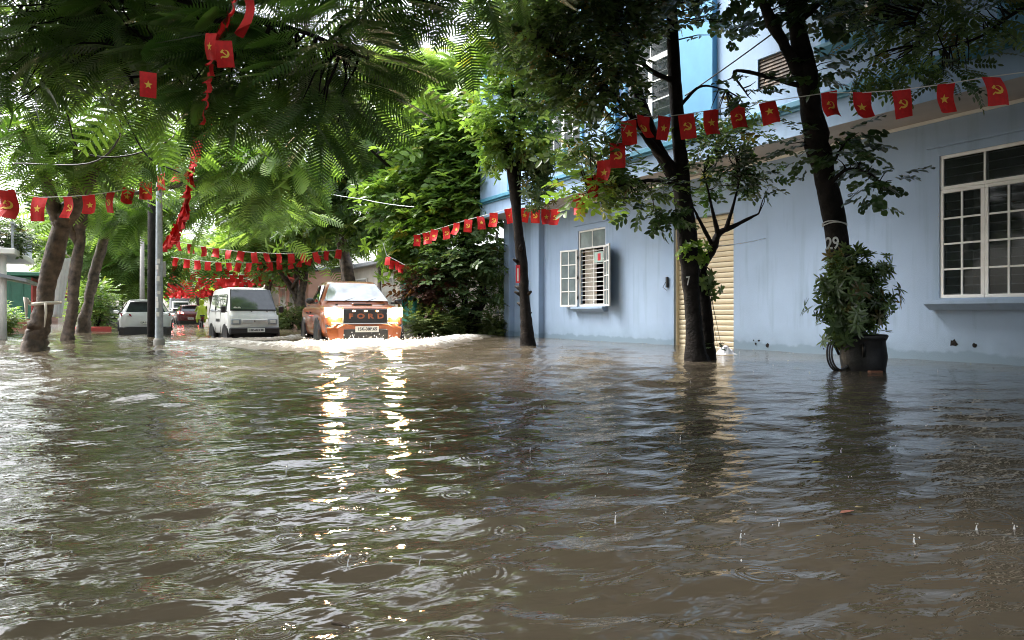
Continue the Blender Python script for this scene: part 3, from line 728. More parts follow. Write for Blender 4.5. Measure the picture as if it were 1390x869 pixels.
tC = tree('street_tree', 'slim knobbly street tree in the water left of the open window of the blue building', 'tree', G(717, 17.3, -.2),
  [LP((717, 476, 17.3, .145), (712, 400, 17.3, .125), (706, 330, 17.3, .12), (699, 270, 17.3, .11), (690, 215, 17.2, .10), (672, 180, 17.2, .06), (650, 150, 17, .03)),
   LP((703, 300, 17.3, .09), (703, 240, 17.3, .075), (706, 180, 17.3, .055), (716, 130, 17.2, .035), (740, 90, 17, .02)),
   LP((692, 215, 17.2, .06), (698, 150, 17.1, .045), (690, 90, 17, .03))],
  [B(700, 160, 17.1, 46, 48, .9, 34, 300, .2, 'spray', .42, 'broad', 'droop'), B(690, 90, 17, 36, 55, .9, 30, 260, .2, 'spray', .42, 'broadlit', 'droop'),
   B(728, 215, 17.2, 26, 42, .5, 20, 110, .15, 'whorl', .2, 'darkbroad', 'whorl'), B(676, 215, 17.2, 20, 30, .5, 12, 60, .16, 'whorl', .2, 'broad', 'whorl'),
   B(735, 262, 17.2, 26, 20, .4, 12, 60, .12, 'whorl', .18, 'darkbroad', 'whorl'), B(735, 130, 17, 28, 34, .8, 14, 90, .2, 'spray', .42, 'darkbroad', 'droop'),
   B(700, 20, 17, 50, 50, 1, 30, 300, .2, 'spray', .42, 'darkbroad', 'droop'), B(745, 195, 16.8, 20, 12, .3, 6, 34, .1, 'whorl', .2, 'broadlit', 'whorl')],
  M['bark'], K, knots=14)
p = P(703, 372, 17.15)
t = thing('paper_banner', 'small red and white paper banner hanging on the slim knobbly tree trunk', 'banner', p)
MB().box((0, 0, 0), (.10, .01, .42), rz=-YAW).build('cloth', M['redink'], t)
MB().box((-.004, -.008, -.02), (.03, .004, .3), rz=-YAW).build('stripe', M['white'], t)

# off-frame tree, boughs seen top right; unseen crown added to shade the wall
tR = tree('overhanging_tree', 'feather leaved boughs hanging into the top right above the string of flags', 'tree', (9.3, 1.0, -.2),
  [[(9.3, 1.0, -.2, .2), (9.0, 1.5, 2.5, .18), (8.7, 2.4, 4.6, .14), (8.2, 4.0, 5.8, .09), (7.6, 5.6, 5.9, .05)],
   LP((1500, -40, 8.6, .05), (1390, 10, 9.2, .03), (1330, 50, 9.4, .018), (1265, 70, 9.6, .008)),
   LP((1480, -60, 8.6, .05), (1300, -30, 9.3, .03), (1245, 20, 9.7, .016), (1248, 60, 9.7, .007))],
  [B(1230, 5, 9.7, 70, 34, .7, 24, 76, .14, 'pinnate', .46, 'darkbroad', 'droop'), B(1320, 15, 9.5, 60, 40, .7, 24, 76, .14, 'pinnate', .46, 'darkbroad', 'droop'),
   B(1200, 85, 9.9, 46, 24, .4, 14, 44, .1, 'pinnate', .38, 'darkbroad', 'hang'), B(1280, 95, 9.7, 40, 18, .3, 12, 36, .1, 'pinnate', .36, 'darkest', 'droop'),
   B(1375, 0, 9.3, 50, 30, .6, 16, 60, .14, 'pinnate', .42, 'darkest', 'droop'), B(1165, 15, 9.9, 40, 28, .4, 12, 34, .12, 'pinnate', .4, 'darkest', 'droop'),
   ((7.6, 4.6, 6.6), (2.6, 2.8, 1.1), 135, 2850, .4, 'pinnate', .55, 'darkest', 'droop'), ((8.2, 0.5, 6.4), (2.6, 3.0, 1.3), 70, 1200, .4, 'pinnate', .55, 'darkest', 'droop'),
   ((5.0, 1.5, 6.6), (2.6, 3.0, 1.0), 75, 2090, .4, 'pinnate', .55, 'darkest', 'droop'), ((4.5, -3.0, 6.6), (3.4, 3.4, 1.0), 60, 1300, .45, 'pinnate', .6, 'darkest', 'droop'), ((7.4, 8.4, 7.8), (2.6, 2.4, .9), 90, 2470, .4, 'pinnate', .6, 'darkest', 'droop'), ((9.0, -3.5, 6.4), (2.6, 3.2, 1.1), 60, 1200, .45, 'pinnate', .6, 'darkest', 'droop'), ((5.2, 4.8, 6.9), (2.0, 1.8, .8), 60, 1330, .4, 'pinnate', .55, 'darkest', 'droop')],
  M['bark'])

# ---------------------------------------------------------------- trees in the middle distance
tree('bushy_tree', 'dense bushy evergreen with several stems beside the far end of the blue building', 'tree', G(632, 26, -.2),
  [LP((640, 458, 26, .34), (645, 430, 26, .25), (655, 400, 26, .15), (650, 360, 26, .08)), LP((630, 458, 26, .2), (620, 425, 26, .14), (600, 400, 25.8, .1), (590, 370, 25.5, .06)),
   LP((636, 458, 26, .18), (632, 420, 26, .14), (628, 360, 26, .08), (632, 300, 26, .05))],
  [B(640, 350, 25.8, 55, 34, 1.2, 50, 560, .25, 'spray', .55, 'darkbroad', 'droop'), B(600, 385, 25.6, 38, 30, .9, 26, 220, .24, 'spray', .5, 'darkbroad', 'droop'), B(650, 410, 25.8, 34, 22, .8, 20, 120, .22, 'spray', .5, 'darkbroad', 'droop'),
   B(578, 385, 25.4, 24, 24, .6, 16, 150, .2, 'spray', .5, 'maroon', 'droop'), B(676, 395, 25.6, 14, 30, .4, 12, 70, .16, 'strap', .35, 'broad', 'whorl')], M['bark'])
tree('broadleaf_tree', 'tall bright green broadleaf tree filling the middle above the orange pickup', 'tree', G(600, 29, -.2),
  [LP((588, 452, 29, .24), (590, 380, 29, .2), (585, 300, 29, .16), (600, 220, 28.5, .1), (610, 150, 28, .05)), LP((588, 300, 29, .12), (540, 240, 28, .08), (500, 200, 27, .04)),
   LP((590, 290, 29, .1), (640, 230, 27, .06), (665, 190, 26, .03))],
  [B(600, 200, 27, 62, 60, 1.8, 80, 800, .34, 'spray', .85, 'broad', 'droop'), B(640, 270, 26.5, 50, 45, 1.4, 60, 520, .3, 'spray', .8, 'broad', 'droop'), B(560, 270, 27.5, 48, 50, 1.4, 50, 460, .3, 'spray', .8, 'broad', 'droop'),
   B(650, 170, 26, 36, 50, 1.2, 40, 420, .3, 'spray', .6, 'broadlit', 'droop'), B(600, 310, 26.5, 60, 22, 1.2, 36, 420, .28, 'spray', .58, 'broadlit', 'droop'), B(545, 350, 27, 26, 26, .8, 22, 200, .25, 'whorl', .36, 'broadlit', 'whorl')], M['bark'])
tree('broadleaf_tree', 'dark trunked whorl leaved tree standing directly behind the orange pickup', 'tree', G(474, 33, -.2),
  [LP((476, 450, 33, .3), (474, 385, 33, .3), (466, 340, 33, .26), (460, 290, 32.5, .2), (450, 230, 32, .12)), LP((464, 320, 33, .16), (480, 270, 32, .12), (510, 220, 31, .06)),
   LP((462, 310, 33, .14), (435, 275, 32, .1), (415, 240, 31, .05)), LP((520, 452, 34, .26), (518, 330, 34, .22), (512, 270, 33, .14))],
  [B(440, 260, 31, 45, 42, 1.8, 50, 560, .36, 'whorl', .42, 'broad', 'whorl'), B(500, 230, 30.5, 45, 55, 1.8, 60, 640, .36, 'whorl', .42, 'broad', 'whorl'), B(480, 180, 30, 50, 45, 1.8, 50, 560, .36, 'whorl', .42, 'broadlit', 'whorl'),
   B(505, 315, 31.5, 36, 24, 1.2, 26, 220, .3, 'whorl', .42, 'broad', 'whorl'), B(415, 310, 31.5, 36, 24, 1.2, 26, 220, .3, 'whorl', .4, 'broad', 'whorl')], M['bark2'])
tree('small_tree', 'small forked street tree growing beside the clipped hedge behind the white van', 'tree', G(410, 40, -.2),
  [LP((412, 445, 40, .22), (404, 410, 40, .2), (392, 385, 40, .16), (372, 360, 39, .08)), LP((402, 405, 40, .14), (402, 375, 40, .11), (396, 345, 39, .06)), LP((396, 390, 40, .1), (420, 360, 39, .06))],
  [B(385, 340, 38.5, 45, 26, 2, 50, 520, .42, 'spray', .8, 'broad', 'droop'), B(425, 330, 38.5, 30, 26, 1.6, 30, 300, .4, 'spray', .8, 'broad', 'droop'), B(350, 320, 39, 36, 26, 1.6, 34, 340, .4, 'spray', .8, 'broadlit', 'droop')], M['bark2'])
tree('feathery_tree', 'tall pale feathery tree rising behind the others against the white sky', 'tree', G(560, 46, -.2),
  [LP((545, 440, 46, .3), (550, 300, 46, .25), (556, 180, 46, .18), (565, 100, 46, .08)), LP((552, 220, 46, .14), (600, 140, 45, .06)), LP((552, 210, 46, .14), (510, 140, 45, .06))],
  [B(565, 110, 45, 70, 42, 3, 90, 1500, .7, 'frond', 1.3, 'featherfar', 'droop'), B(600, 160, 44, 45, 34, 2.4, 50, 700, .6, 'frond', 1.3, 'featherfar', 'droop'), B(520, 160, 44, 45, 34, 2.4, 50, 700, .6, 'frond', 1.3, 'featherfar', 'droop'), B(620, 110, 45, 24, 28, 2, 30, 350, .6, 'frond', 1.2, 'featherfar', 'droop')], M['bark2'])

# ---------------------------------------------------------------- trees on the left
KL = 'row of trees along the left kerb'
tL1 = tree('kerb_tree', 'thick brown leaning trunk with white cloth tied round it, nearest in the left row', 'tree', G(47, 15.6, -.2),
  [LP((47, 478, 15.6, .20), (56, 430, 15.6, .19), (68, 370, 15.6, .18), (84, 310, 15.5, .18), (98, 280, 15.4, .19), (125, 235, 15.2, .12), (160, 195, 15, .07), (210, 170, 14.6, .04)),
   LP((84, 305, 15.5, .18), (72, 280, 15.3, .14), (60, 235, 14.8, .09), (30, 180, 14, .04)), LP((92, 292, 15.5, .12), (105, 240, 15, .08), (100, 190, 14.6, .04))],
  [B(60, 185, 14.6, 100, 40, 1.5, 50, 360, .4, 'frond', .62, 'feather', 'droop'), B(190, 170, 14.6, 80, 28, 1.5, 36, 240, .4, 'frond', .62, 'feather', 'droop'), B(130, 205, 15, 60, 24, 1.2, 24, 150, .35, 'frond', .6, 'feather', 'droop'),
   B(15, 225, 14, 40, 16, .8, 10, 50, .3, 'frond', .55, 'feather', 'droop')], M['bark2'], KL)
b0 = Vector(tL1.location)
def ring(c, r, z, tilt=0, n=14): return [Vector((c.x + math.cos(a) * r, c.y + math.sin(a) * r, z + tilt * math.cos(a))) for a in np.linspace(0, 2 * math.pi, n)]
t = thing('cloth_tie', 'pale cloth strip knotted around the thick trunk nearest on the left', 'cloth', P(62, 412, 15.6))
MB().tube(ring(Vector((0, 0, 0)), .27, 0, .02), .035, 6).build('band', M['curtain'], t, smooth=True)
MB().tube([(.02, -.29, 0), (.03, -.31, -.2), (.0, -.3, -.5)], [.03, .025, .012], 6).build('loose_end', M['curtain'], t, smooth=True)
MB().tube([(-.26, -.1, 0), (-.34, -.12, .12), (-.33, -.12, -.3)], [.04, .05, .015], 6).build('loose_end', M['curtain'], t, smooth=True)
tree('kerb_tree', 'dark crooked trunk with flared roots beside the hanging white sheet', 'tree', G(91, 21.6, -.2),
  [LP((92, 463, 21.6, .15), (98, 420, 21.6, .155), (100, 380, 21.6, .15), (108, 330, 21.5, .14), (112, 290, 21.2, .16), (135, 240, 20.5, .1), (200, 210, 19.5, .05)),
   LP((106, 330, 21.5, .12), (85, 290, 21, .08), (70, 250, 20.6, .04)), LP((120, 268, 21, .09), (230, 255, 20, .05), (330, 225, 19, .03))],
  [B(120, 240, 21, 56, 22, 1.6, 32, 240, .45, 'frond', .75, 'feather', 'droop'), B(250, 210, 20, 80, 26, 1.8, 40, 300, .45, 'frond', .75, 'feather', 'droop'), B(345, 225, 19, 55, 28, 1.5, 34, 240, .4, 'frond', .75, 'feather', 'droop'),
   B(385, 215, 18.5, 45, 30, 1.2, 28, 200, .36, 'frond', .72, 'feather', 'hang'), B(300, 185, 20, 70, 24, 1.8, 30, 200, .4, 'frond', .75, 'feather', 'droop')], M['bark2'], KL)
tree('kerb_tree', 'slanting trunk third in the left row in front of the potted bushes', 'tree', G(112, 28.6, -.2),
  [LP((112, 454, 28.6, .19), (122, 400, 28.6, .19), (134, 350, 28.6, .18), (146, 315, 28.4, .17), (170, 285, 28, .14), (220, 250, 27, .07)), LP((140, 330, 28.5, .16), (160, 280, 28, .09), (150, 240, 27.5, .05))],
  [B(190, 275, 27.5, 56, 20, 2, 36, 280, .5, 'frond', .95, 'feather', 'droop'), B(150, 290, 27.5, 40, 18, 1.6, 20, 150, .5, 'frond', .9, 'feather', 'droop'), B(285, 262, 26.5, 60, 20, 2.0, 36, 300, .5, 'frond', .95, 'feather', 'droop'), B(365, 280, 25.5, 42, 18, 1.5, 24, 170, .4, 'frond', .8, 'featherfar', 'droop')], M['bark2'], KL)
tree('kerb_tree', 'far branching tree low over the parked cars on the left', 'tree', G(140, 44, -.2),
  [LP((138, 440, 44, .35), (140, 395, 44, .34), (150, 370, 44, .22), (175, 345, 43, .14), (190, 320, 42, .08)), LP((138, 400, 44, .3), (130, 360, 44, .2), (128, 320, 43, .1))],
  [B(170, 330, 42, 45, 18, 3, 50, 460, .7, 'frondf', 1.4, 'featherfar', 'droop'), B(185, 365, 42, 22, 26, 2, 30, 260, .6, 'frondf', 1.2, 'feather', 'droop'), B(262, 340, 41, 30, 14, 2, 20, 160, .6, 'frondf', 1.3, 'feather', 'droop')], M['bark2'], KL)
# the dark canopy over the camera; unseen masses added to shade the wall
tN = tree('flame_tree', 'dark feathery canopy of a flame tree hanging over the top left of the street', 'tree', (-3.4, 1.2, -.2),
  [[(-3.4, 1.2, -.2, .26), (-3.2, 1.8, 1.6, .22), (-2.7, 3.0, 3.2, .16), (-1.6, 4.6, 4.1, .10), (-.2, 6.0, 4.3, .06), (1.4, 6.6, 4.1, .03)],
   LP((-40, -60, 6.8, .09), (110, -20, 6.4, .05), (150, 60, 6.2, .03), (185, 120, 6.1, .012)), LP((60, -70, 6.4, .06), (250, 0, 6, .035), (400, 40, 5.5, .018), (500, 80, 5.2, .008)),
   LP((150, -90, 6.2, .05), (400, -40, 5.4, .03), (560, 0, 4.9, .012)), LP((105, -25, 6.4, .03), (135, 30, 6.2, .02), (210, 55, 6, .008))],
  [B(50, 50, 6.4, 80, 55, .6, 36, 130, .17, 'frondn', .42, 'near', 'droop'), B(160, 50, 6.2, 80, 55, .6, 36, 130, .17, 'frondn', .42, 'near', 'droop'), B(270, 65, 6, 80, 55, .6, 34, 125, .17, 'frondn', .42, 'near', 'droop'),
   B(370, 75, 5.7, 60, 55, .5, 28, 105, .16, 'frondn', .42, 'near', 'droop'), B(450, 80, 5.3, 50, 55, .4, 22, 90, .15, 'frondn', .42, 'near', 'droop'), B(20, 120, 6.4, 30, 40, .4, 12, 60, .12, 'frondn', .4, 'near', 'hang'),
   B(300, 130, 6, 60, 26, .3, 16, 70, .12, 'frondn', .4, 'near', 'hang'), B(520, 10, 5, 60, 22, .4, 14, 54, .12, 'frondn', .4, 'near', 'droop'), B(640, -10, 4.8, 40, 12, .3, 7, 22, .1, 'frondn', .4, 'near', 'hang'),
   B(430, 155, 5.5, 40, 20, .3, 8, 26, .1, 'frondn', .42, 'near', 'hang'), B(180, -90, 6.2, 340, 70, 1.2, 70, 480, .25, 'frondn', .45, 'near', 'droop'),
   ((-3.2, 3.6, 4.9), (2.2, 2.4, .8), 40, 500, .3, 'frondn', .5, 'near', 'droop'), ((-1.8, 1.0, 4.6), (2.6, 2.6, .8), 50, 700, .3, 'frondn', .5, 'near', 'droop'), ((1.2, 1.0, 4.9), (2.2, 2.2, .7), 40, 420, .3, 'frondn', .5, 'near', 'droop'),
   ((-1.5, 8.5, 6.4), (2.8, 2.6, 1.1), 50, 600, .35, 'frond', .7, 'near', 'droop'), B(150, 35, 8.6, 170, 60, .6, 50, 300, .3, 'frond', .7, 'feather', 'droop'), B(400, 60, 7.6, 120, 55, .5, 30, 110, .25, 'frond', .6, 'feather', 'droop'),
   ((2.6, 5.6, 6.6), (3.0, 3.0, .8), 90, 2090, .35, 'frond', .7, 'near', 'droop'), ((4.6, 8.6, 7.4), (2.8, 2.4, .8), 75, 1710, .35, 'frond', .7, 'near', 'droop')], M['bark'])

# rows of trees further down the street (copies of three kinds)
def tmpl_tree(nm, label, kind, size, m, mode, seed, h=5.2):
    global rng
    rng = np.random.default_rng(seed)
    limbs = [[(0, 0, -.3, .25), (.15, 0, 1.6, .2), (.1, .2, 3.0, .16), (.3, .1, h, .07)], [(.1, .1, 2.4, .12), (1.2, .3, 3.8, .07), (2.2, .4, 4.6, .03)], [(.1, .1, 2.6, .12), (-1.0, -.3, 4.0, .07), (-1.9, -.5, 4.8, .03)]]
    bl = [((0, 0, h + .2), (2.6, 2.4, 1.2), 60, 520, .5, kind, size, m, mode), ((1.9, .4, h - .4), (1.6, 1.6, .9), 30, 240, .45, kind, size, m, mode), ((-1.8, -.4, h - .3), (1.6, 1.6, .9), 30, 240, .45, kind, size, m, mode), ((.3, .2, h + 1.6), (1.8, 1.8, .9), 30, 240, .45, kind, size, m, mode)]
    return tree(nm, label, 'tree', (0, 0, 0), limbs, bl, M['bark2'])
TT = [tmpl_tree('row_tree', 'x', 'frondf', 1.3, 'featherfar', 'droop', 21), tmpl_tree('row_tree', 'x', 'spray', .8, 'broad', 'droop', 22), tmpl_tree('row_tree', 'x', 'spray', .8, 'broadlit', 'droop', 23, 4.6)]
rng = np.random.default_rng(77)
random.seed(5); first = [True] * 3; n = 0
rowL = [(-1.6, y) for y in (50, 60, 70, 82, 96, 112, 130)]; rowR = [(8.6, y) for y in (40, 50, 60, 72, 86, 102, 120)] + [(3, 150), (6, 155), (0, 158), (9, 150), (-4, 150), (13, 150), (-9, 140)]
for i, (x, y) in enumerate(rowL + rowR):
    k = (0, 1, 0, 2)[i % 4] if x < 5 else (1, 2, 1, 0)[i % 4]
    if first[k]: o = TT[k]; first[k] = False
    else: o = copy_tree(TT[k])
    s = random.uniform(.9, 1.25); o.location = (x, y, -.2); o.rotation_euler.z = random.uniform(0, 6.28); o.scale = (s, s, s)
    if y < 139:
        side = 'left' if x < 5 else 'right'; j = (rowL if x < 5 else rowR).index((x, y))
        o['label'] = f"{('first','second','third','fourth','fifth','sixth','farthest')[j]} of the receding small trees on the {side} of the far street"
        o['group'] = f'receding trees on the {side} of the far street'
    else:
        o['label'] = {3: 'broad tree closing the street end just left of its middle', 6: 'broad tree closing the street end right of its middle', 0: 'tree closing the street end left behind the parked black car', 9: 'tree closing the street end behind the small forked tree', -4: 'tree closing the street end behind the utility pole',
                      13: 'tree closing the street end farthest to the right', -9: 'tree closing the street end farthest to the left'}[x]; o['group'] = 'trees at the end of the street'

# ---------------------------------------------------------------- hedges, bushes, potted plants
def bush(name, label, cat, p, r, n, tm, size, m, mode, h=None, pot=None, nsub=20, spread=.12, group=None):
    root = thing(name, label, cat, p, group=group); h = h or r
    mb = MB()
    for i in range(6):
        a = random.uniform(0, 6.28); mb.tube([(0, 0, 0), (math.cos(a) * r * .3, math.sin(a) * r * .3, h * .8), (math.cos(a) * r * .6, math.sin(a) * r * .6, h * 1.5)], [.03, .02, .008], 5)
    mb.build('stem', M['bark'], root)
    d = rng.normal(size=(nsub, 3)); d /= np.linalg.norm(d, axis=1, keepdims=True); sub = d * (rng.random(nsub) ** .4)[:, None] * np.array([r, r, h]) + np.array([0, 0, h * 1.05])
    k = rng.integers(0, nsub, n); off = rng.normal(size=(n, 3)) * spread; pos = sub[k] + off; pos[:, 2] = np.maximum(pos[:, 2], .02)
    out = off / spread + d[k]; N = out * .7 + np.array([0, 0, .8]); D = rng.normal(size=(n, 3)) if mode == 'whorl' else out * np.array([1, 1, .3]) + np.array([0, 0, -.1])
    inst('foliage', tm, pos, D, N, size * (.65 + .6 * rng.random(n)), L[m], root, kind='stuff')
    return root
pp = G(1172, 10.05, 0)
pot = thing('plant_pot', 'dark round glazed pot standing in the water under the leafy shrub', 'pot', pp)
MB().lathe([(.10, -.3), (.2, -.25), (.275, .0), (.30, .18), (.275, .40), (.29, .42), (.31, .47), (.29, .49), (.27, .45), (.26, .40)], (0, 0, 0), 28).build('bowl', M['pot'], pot, smooth=True)
MB().lathe([(.262, .38), (.262, .41)], (0, 0, 0), 24).build('soil', M['bark'], pot)
for a in (2.2, 3.8): MB().tube([(math.cos(a) * .27, math.sin(a) * .27, .36), (math.cos(a) * .36, math.sin(a) * .36, .33), (math.cos(a) * .3, math.sin(a) * .3, .2)], .022, 6).build('handle', M['pot'], pot, smooth=True)
sb = bush('potted_shrub', 'leafy dark green umbrella shrub growing out of the dark pot below the number 29', 'shrub', pp + Vector((-.14, .05, .32)), .42, 640, 'whorl', .13, 'darkbroad', 'whorl', h=.61, nsub=60, spread=.10)
h0 = P(1142, 480, 9.95)
t = thing('garden_hose', 'coiled black hose hanging in a loop against the left of the dark pot', 'hose', h0)
mb = MB()
for k in range(3): mb.tube([Vector((math.cos(a) * (.13 + .012 * k) * FY, -math.cos(a) * .13 * FX + .03 * k, math.sin(a) * (.22 + .01 * k) )) for a in np.linspace(0, 6.28, 26)], .014, 6)
mb.build('coil', M['black'], t, smooth=True)
t = thing('brick_block', 'orange brick lying half under water at the foot of the dark pot', 'brick', G(1188, 9.7, .005), -YAW + .1)
MB().box((0, 0, -.01), (.17, .08, .05), bev=.006).build('brick', M['brick'], t)
p = G(985, 13.6, .02)
t = thing('plastic_bag', 'crumpled white plastic bag floating by the roller shutter', 'bag', p)
mb = MB(); n = 10
V = [(.2 * (i / n - .5) * 2 + random.uniform(-.02, .02), .12 * (j / n - .5) * 2, .16 * max(0, 1 - ((i / n - .5) ** 2 + (j / n - .5) ** 2) * 4) * random.uniform(.5, 1.2)) for i in range(n + 1) for j in range(n + 1)]
mb.add(V, [(i * (n + 1) + j, (i + 1) * (n + 1) + j, (i + 1) * (n + 1) + j + 1, i * (n + 1) + j + 1) for i in range(n) for j in range(n)]); mb.build('bag', M['sheet'], t)

for i, (u, Z, r, lab) in enumerate([(396, 37, .9, 'clipped dusty green hedge bush between van and pickup, left one'), (383, 38.5, .8, 'clipped dusty green hedge bush nearer the white van'),
                                     (570, 24.5, .75, 'olive hedge bush just right of the pickup'), (596, 24.8, .7, 'olive hedge bush left of the bushy evergreen stems'), (612, 25.4, .6, 'low olive bush at the stems of the evergreen'), (670, 25.5, .42, 'low green plant in front of the pale wall by the drain pipe')]):
    bush('hedge_bush', lab, 'bush', G(u, Z, 0), r, 620, 'spray', .24, 'hedge', 'x', h=r * .62 if i < 2 else r * .55, nsub=60, spread=.12, group='hedge bushes on the right pavement')
bush('green_bush', 'fresh green round bush at the left edge in front of the green shed', 'bush', G(-8, 27, 0), .75, 800, 'spray', .26, 'broadlit', 'x', h=.5, nsub=60, spread=.13)
bush('potted_bush', 'tall potted bush between the slanting trunk and the parked black car', 'bush', G(133, 32, .1), .75, 700, 'spray', .3, 'broad', 'x', h=.95, nsub=60, spread=.18)
bush('potted_bush', 'smaller flowering bush left of the slanting trunk', 'bush', G(112, 33, .1), .5, 420, 'spray', .28, 'broadlit', 'x', h=.85, nsub=40, spread=.16)
t = thing('flower_trough', 'red brick flower trough under the tall potted bush', 'trough', G(126, 31, 0), R(20)); MB().box((0, 0, .05), (1.3, .5, .3), bev=.02).build('trough', M['redroof'], t)

# ---------------------------------------------------------------- street pole, posts, wires
pb = G(216, 18.1, 0); pole = thing('street_pole', 'grey galvanised pole with pasted stickers standing in the water before the white hatchback', 'pole', pb)
MB().lathe([(.10, -.35), (.095, 0), (.075, 3.0), (.06, 5.6)], (0, 0, 0), 16).build('shaft', M['pole'], pole, smooth=True)
MB().lathe([(.13, -.3), (.13, .12), (.105, .16)], (0, 0, 0), 16).build('base', M['grey'], pole, smooth=True)
random.seed(9)
for z in (.75, .98, 1.12, 1.28, 1.62, 1.9, 2.05):
    a = R(-90) - .35 + random.uniform(-.3, .3); rr = .094 - .0067 * z * 1.0
    MB().box((math.cos(a) * (rr + .001), math.sin(a) * (rr + .001), z), (.07, .006, random.uniform(.08, .16)), rz=a + R(90)).build('sticker', M['plate'], pole)
pb2 = G(206, 24, 0); p2 = thing('utility_pole', 'dark thick utility pole behind the grey galvanised pole', 'pole', pb2)
MB().lathe([(.14, -.35), (.135, 0), (.11, 7.0)], (0, 0, 0), 14).build('shaft', M['bark'], p2, smooth=True)
MB().box((0, -.2, 5.2), (1.4, .1, .1)).build('crossarm', M['bark'], p2)
MB().box((.3, -.26, 2.2), (.22, .14, .5), bev=.02).build('meter_box', M['grey'], p2)
pb3 = G(193, 36, 0); p3 = thing('concrete_post', 'thin pale concrete post beyond the utility pole', 'pole', pb3)
MB().lathe([(.12, -.35), (.09, 4.5)], (0, 0, 0), 10).build('shaft', M['grey'], p3, smooth=True)
def wire(name, label, pts, r, m, sag=.1, cat='cable'):
    o0 = Vector(pts[0]); t = thing(name, label, cat, o0); mb = MB(); Q = []
    for a, b in zip(pts, pts[1:]):
        a, b = Vector(a), Vector(b)
        for k in range(9): s = k / 8; Q.append(a.lerp(b, s) - Vector((0, 0, sag * 4 * s * (1 - s))) - o0)
    mb.tube(Q, r, 5); mb.build('strand', m, t); return t
wire('conduit_cable', 'pale bundled cable slung through the green trees above the pickup', [P(330, 240, 24), P(420, 257, 22), P(490, 270, 21), P(562, 281, 20)], .009, M['pole'], .03)
wire('power_cable', 'thin dark cable crossing in front of the upper blue wall', [P(930, 130, 13), P(1080, 22, 11), P(1160, -40, 10)], .012, M['cable'], .02)
wire('wall_wire', 'thin wire strung between the forked tree and the wall at head height', [P(922, 328, 12.1), P(985, 333, 13.5), P(1045, 322, 15.5)], .006, M['pole'], .02)
for lab, pts in (('left looping black cable hanging from the dark canopy', [(118, 110), (158, 150), (160, 190), (120, 222), (20, 222)]),
                 ('wide drooping black cable loop below the dark canopy', [(90, 150), (110, 205), (170, 212), (230, 190), (232, 170), (200, 130), (150, 80)]),
                 ('black cable running from the canopy to the pole top', [(120, 80), (165, 150), (200, 212), (245, 235)])):
    q = smooth_path([(*P(u, v, 9 + i * .4), 1) for i, (u, v) in enumerate(pts)], 6); o0 = Vector(q[0][:3])
    t = thing('hanging_cable', lab, 'cable', o0); MB().tube([Vector(x[:3]) - o0 for x in q], .011, 5).build('strand', M['cable'], t, smooth=True)

# ---------------------------------------------------------------- bunting flags
FW, FH = .24, .38
def wv(x, z, s): k = (.6, 1.7, 1.0, 2.3)[int(round(s / 1.7)) % 4]; return k * (.03 * math.sin(x * 16 + s) * (-z / FH) + .022 * math.sin(z * 11 + s * 2) + .10 * x * (-z / FH))
def flag_mesh(s):
    mb = MB(); nx, nz = 5, 7
    V = [((x / nx - .5) * FW * (1 - .06 * z / nz * math.sin(s)), wv((x / nx - .5) * FW, -FH * z / nz, s), -FH * z / nz) for x in range(nx + 1) for z in range(nz + 1)]
    mb.add(V, [(i * (nz + 1) + j, i * (nz + 1) + j + 1, (i + 1) * (nz + 1) + j + 1, (i + 1) * (nz + 1) + j) for i in range(nx) for j in range(nz)])
    return mb
def emblem(kind, s):
    mb = MB()
    def poly(pts, fs, o):
        V = [(x, wv(x, z - FH * .5, s) + o, z - FH * .5) for x, z in pts]; mb.add(V, fs)
    for o in (-.006, .006):
        if kind == 0:
            pts = [(0, 0)] + [((.066 if k % 2 == 0 else .027) * math.sin(k * math.pi / 5), (.066 if k % 2 == 0 else .027) * math.cos(k * math.pi / 5)) for k in range(10)]
            poly(pts, [(0, 1 + k, 1 + (k + 1) % 10) for k in range(10)], o)
        else:
            n = 14; pts = []
            for k in range(n + 1):
                a = R(-140 + 235 * k / n); wd = .017 * math.sin(math.pi * min(1, .12 + .95 * k / n)) + .003
                pts += [((.052 - wd) * math.cos(a) + .004, (.052 - wd) * math.sin(a)), ((.052 + wd * .6) * math.cos(a) + .004, (.052 + wd * .6) * math.sin(a))]
            poly(pts, [(2 * k, 2 * k + 1, 2 * k + 3, 2 * k + 2) for k in range(n)], o)
            def bar(x, z, lx, w_, a): 
                c, s_ = math.cos(a), math.sin(a); poly([(x + c * i - s_ * j, z + s_ * i + c * j) for i, j in ((-lx, -w_), (lx, -w_), (lx, w_), (-lx, w_))], [(0, 1, 2, 3)], o)
            bar(-.045, -.05, .018, .008, R(45)); bar(.004, -.006, .062, .0075, R(-42)); bar(-.034, .034, .026, .013, R(48))
    return mb
FM = [flag_mesh(k * 1.7) for k in range(4)]
FMe = []; EM = []
for k in range(4):
    o = FM[k].build('flag', M['red']); FMe.append(o.data); bpy.data.objects.remove(o)
    for e in (0, 1):
        o = emblem(e, k * 1.7).build('emblem', M['yellow']); EM.append(o.data); bpy.data.objects.remove(o)
